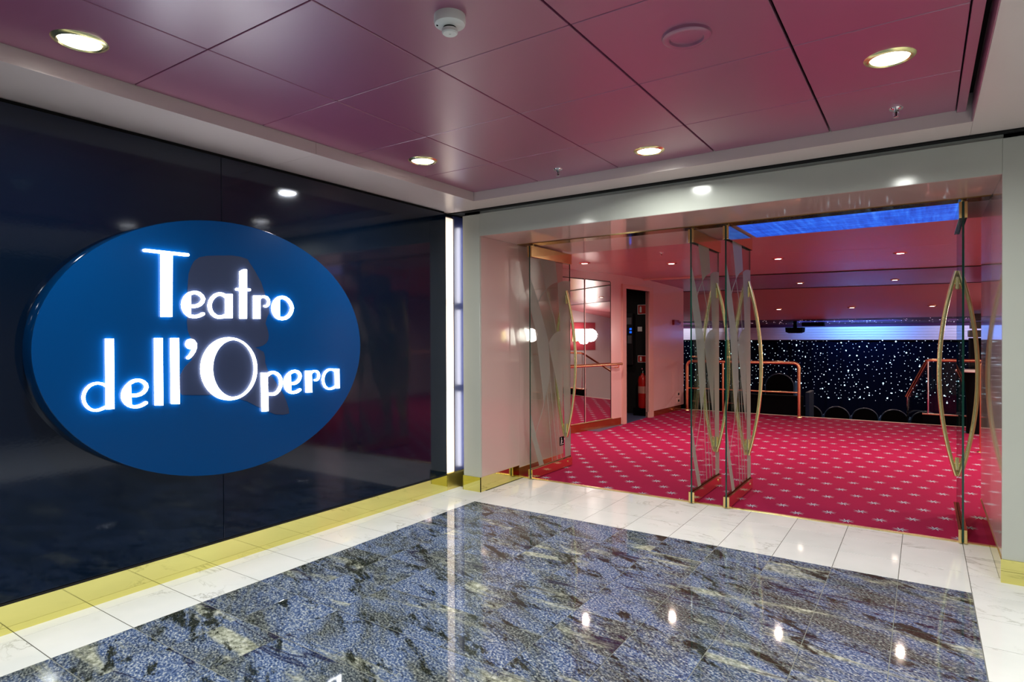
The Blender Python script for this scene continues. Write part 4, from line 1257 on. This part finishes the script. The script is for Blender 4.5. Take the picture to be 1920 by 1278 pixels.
def seat(x, y, z, label, W=0.41, H=1.06, e=0.46):
    t = thing('theatre_chair', label, 'chair', (x, y, z), 'dark theatre chairs below the landing')
    bm = bmesh.new()
    prism(bm, arch(W, H, e=e), lambda a, b, q: (x + a, y + q, z + b), -0.03, 0.06)
    bk = obj('backrest', bm, DARK, t)
    bm = bmesh.new()
    tube(bm, [(x + a, y - 0.03, z + b) for a, b in arch(W, H, e=e)[1:]] + [(x - W / 2, y - 0.03, z)], 0.008, 8)
    obj('piping', bm, SEATBLUE, bk, True)
    obj('seat_cushion', bbox_bevel(x - W / 2 + 0.01, y + 0.062, z + 0.36, x + W / 2 - 0.01, y + 0.52, z + 0.47, 0.03, 3), DARK, t, True)
    obj('pedestal', bbox_bevel(x - 0.15, y + 0.1, z, x + 0.15, y + 0.4, z + 0.36, 0.01), DARK, t)
    obj('armrest', bbox_bevel(x + W / 2 + 0.003, y - 0.02, z + 0.40, x + W / 2 + 0.028, y + 0.45, z + 0.90, 0.006), pm('blue_lit_armrest', (0.01, 0.06, 0.16), 0.3), t)  # blue reflected light between the chairs, put into the armrest colour
    return t


for x, l in ((1.735, 'first dark theatre chair back right of the copper guard rail'), (2.18, 'second dark theatre chair back right of the copper guard rail'),
             (2.62, 'third dark theatre chair back right of the copper guard rail'), (3.06, 'fourth dark theatre chair back, beside the sloping handrail'),
             (3.50, 'fifth dark theatre chair back, behind the glass balustrade')):
    seat(x, 8.2, -1.0, l)
seat(1.215, 8.2, -0.43, 'tall dark arched chair back standing behind the copper guard rail', 0.50, 1.055, 0.48)

# ------------------------------------------------------------------ glass balustrade with stair handrail on the right
bl2 = thing('stair_balustrade', 'glass stair balustrade with copper handrail in front of the starry curtain', 'balustrade', (3.8, 7.05, 0.0))
bm = bmesh.new()
tube(bm, bend([(4.35, 7.02, 0.965), (3.52, 7.02, 0.965), (3.24, 8.1, 0.31)], 0.06), 0.022, 12)
obj('handrail', bm, COPPER, bl2, True)
bm = bmesh.new()
box(bm, 3.53, 7.015, 0.15, 4.35, 7.025, 0.94)
obj('pane', bm, PANE, bl2)
bm = bmesh.new()
vs = [(3.525, 7.03, -0.15), (3.525, 7.03, 0.93), (3.255, 8.09, 0.28), (3.255, 8.09, -0.75)]
lo = [bm.verts.new(v) for v in vs]
hi = [bm.verts.new((v[0] + 0.012, v[1], v[2])) for v in vs]
bm.faces.new(lo)
bm.faces.new(hi[::-1])
for i in range(4):
    bm.faces.new((lo[i], lo[(i + 1) % 4], hi[(i + 1) % 4], hi[i]))
obj('pane', bm, PANE, bl2)
obj('kerb', bbox_bevel(3.47, 6.99, -0.9, 4.35, 7.09, 0.135, 0.004), DARK, bl2)
obj('kerb_strip', bbox_bevel(3.46, 6.985, 0.135, 4.35, 7.095, 0.15, 0.003), COPPER, bl2)
for x, y, z0, z1 in ((3.535, 7.02, 0.13, 0.95), (3.25, 8.1, -0.95, 0.29)):
    bm = bmesh.new()
    tube(bm, [(x, y, z0), (x, y, z1)], 0.010, 8)
    obj('post', bm, CHROME, bl2, True)

pr = thing('side_rail', 'copper rail post rising from the carpet at the right reveal', 'railing', (4.03, 4.56, 0.0))
bm = bmesh.new()
tube(bm, bend([(4.03, 4.56, 0.0), (4.03, 4.56, 1.06), (5.2, 4.9, 1.06)], 0.08), 0.020, 12)
obj('rail', bm, COPPER, pr, True)
bm = bmesh.new()
lathe(bm, [(0, 0.012), (0.04, 0.010), (0.045, 0.0), (0, 0.0)], 18, (4.03, 4.56, 0.0))
obj('base_flange', bm, BRASS, pr, True)

tb = thing('pedestal_table', 'dark round pedestal table beyond the right glass door leaf', 'table', (4.05, 6.2, 0.0))
bm = bmesh.new()
lathe(bm, [(0, 0.84), (0.20, 0.84), (0.21, 0.85), (0.21, 0.865), (0.20, 0.87), (0, 0.87)], 32, (4.05, 6.2, 0))
obj('table_top', bm, pm('white_top', (0.6, 0.58, 0.55), 0.2), tb, True)
bm = bmesh.new()
lathe(bm, [(0, 0.02), (0.09, 0.02), (0.08, 0.30), (0.10, 0.70), (0.16, 0.84), (0, 0.84)], 28, (4.05, 6.2, 0))
obj('column', bm, DARK, tb, True)
bm = bmesh.new()
lathe(bm, [(0, 0.0), (0.16, 0.0), (0.16, 0.012), (0.09, 0.024), (0, 0.024)], 32, (4.05, 6.2, 0))
obj('base', bm, CHROME, tb, True)

# ------------------------------------------------------------------ stage: fascia, starry curtain, hanging speaker, light rig
fs = thing('stage_fascia', 'white horizontally ribbed band washed in blue light above the starry curtain', 'fascia', (1.5, 13.02, 1.235))
obj('backing', B(-4.5, 13.02, 1.235, 6.6, 13.06, 1.56), FASCIA, fs)
for k in range(5):
    z = 1.238 + k * 0.0645
    obj('slat', bbox_bevel(-4.5, 13.002, z, 6.6, 13.02, z + 0.060, 0.003), FASCIA, fs)
tag(obj('cornice', B(-4.5, 13.0, 1.562, 6.6, 13.2, 1.72), PLUM), 'dark purple cornice over the blue-lit white band', 'cornice')
cu = thing('star_curtain', 'dark navy stage curtain covered in tiny white and blue star lights', 'curtain', (1.5, 13.1, -1.0))
bm = bmesh.new()
nx = 330
prev = None
for i in range(nx + 1):
    x = -4.5 + 11.1 * i / nx
    y = 13.11 + 0.018 * math.sin(x * 16) + 0.008 * math.sin(x * 37 + 1)
    c = (bm.verts.new((x, y, -1.0)), bm.verts.new((x, y, 1.26)))
    if prev:
        bm.faces.new((prev[0], c[0], c[1], prev[1]))
    prev = c
obj('cloth', bm, VELVET, cu, True)


def stars(count, r0, r1, mat, dmin, seed):
    rr = random.Random(seed)
    grid = {}
    bm = bmesh.new()
    made = tries = 0
    while made < count and tries < count * 30:
        tries += 1
        x, z = rr.uniform(-3.0, 5.2), rr.uniform(-0.25, 1.225)
        k = (int(x / dmin), int(z / dmin))
        if any(math.hypot(x - a, z - b) < dmin for i in (-1, 0, 1) for j in (-1, 0, 1) for a, b in grid.get((k[0] + i, k[1] + j), ())):
            continue
        grid.setdefault(k, []).append((x, z))
        r = rr.uniform(r0, r1)
        y = 13.075
        c = bm.verts.new((x, y - r * 0.7, z))
        ring = [bm.verts.new((x + r * math.cos(q * math.pi / 3), y, z + r * math.sin(q * math.pi / 3))) for q in range(6)]
        for q in range(6):
            bm.faces.new((c, ring[q], ring[(q + 1) % 6]))
        made += 1
    return obj('star_dots', bm, mat, cu, False, 'stuff')


stars(860, 0.004, 0.0115, STAR, 0.066, 3)
stars(110, 0.012, 0.018, STARB, 0.14, 5)
rr = random.Random(11)
bm = bmesh.new()
for k in range(150):
    y = rr.uniform(11.85, 12.75)
    x = rr.uniform(-1.5, 4.8)
    z = 1.735 - (y - 11.8) * 0.135 / 1.4 - 0.001
    q = rr.uniform(0.006, 0.013)
    ring = [bm.verts.new((x + q * math.cos(i * math.pi / 3), y + q * math.sin(i * math.pi / 3), z)) for i in range(6)]
    c = bm.verts.new((x, y, z - q * 0.8))
    for i in range(6):
        bm.faces.new((c, ring[i], ring[(i + 1) % 6]))
obj('star_dots', bm, STARP, cth, False, 'stuff')  # curtain stars reflected in the plum ceiling, built as glowing dots

hs = thing('hanging_speaker', 'black box speaker hanging in front of the blue-lit white band', 'speaker', (0.95, 12.2, 1.55))
bm = bmesh.new()
prism(bm, [(-0.20, 0.14), (0.20, 0.14), (0.19, 0.03), (0.12, 0.0), (0.02, 0.0), (0.0, 0.012), (-0.02, 0.0), (-0.12, 0.0), (-0.19, 0.03)], lambda a, b, q: (0.84 + a, q, 1.405 + b), 12.05, 12.4)
obj('cabinet', bm, DARK, hs)
obj('bracket', bbox_bevel(0.80, 12.18, 1.54, 0.88, 12.26, 1.70, 0.004), DARK, hs)
tag(obj('projector_box', bbox_bevel(1.02, 12.0, 1.575, 1.50, 12.3, 1.665, 0.01), DARK), 'flat black box fixed to the ceiling behind the hanging speaker', 'projector')

rg = thing('light_rig', 'dark stack of stage equipment at the right behind the right door leaf', 'stage equipment', (4.55, 11.3, -1.0))
obj('tower', bbox_bevel(4.26, 11.2, -1.0, 4.9, 11.8, 1.28, 0.01), DARK, rg)
for k, (z, w) in enumerate(((1.30, 0.30), (1.47, 0.26), (1.63, 0.22))):
    obj('spotlight', bbox_bevel(4.22 + 0.03 * k, 11.0, z, 4.22 + 0.03 * k + w, 11.3, z + 0.14, 0.02, 2), pm('dark_grey_metal', (0.02, 0.02, 0.022), 0.4), rg)

# wall sconce on the far right wall, which the mirrors show
sc = thing('wall_sconce', 'glowing wall sconce on the far white wall, seen in the mirrors', 'wall light', (6.48, 9.4, 1.2))
obj('backplate', bbox_bevel(6.46, 9.2, 1.2, 6.484, 9.6, 1.5, 0.004), BRASS, sc)
bm = bmesh.new()
lathe(bm, [(0, 1.12), (0.10, 1.14), (0.22, 1.32), (0.25, 1.56), (0.0, 1.56)], 24, (6.2, 9.4, 0))
obj('shade', bm, SCONCE, sc, True)
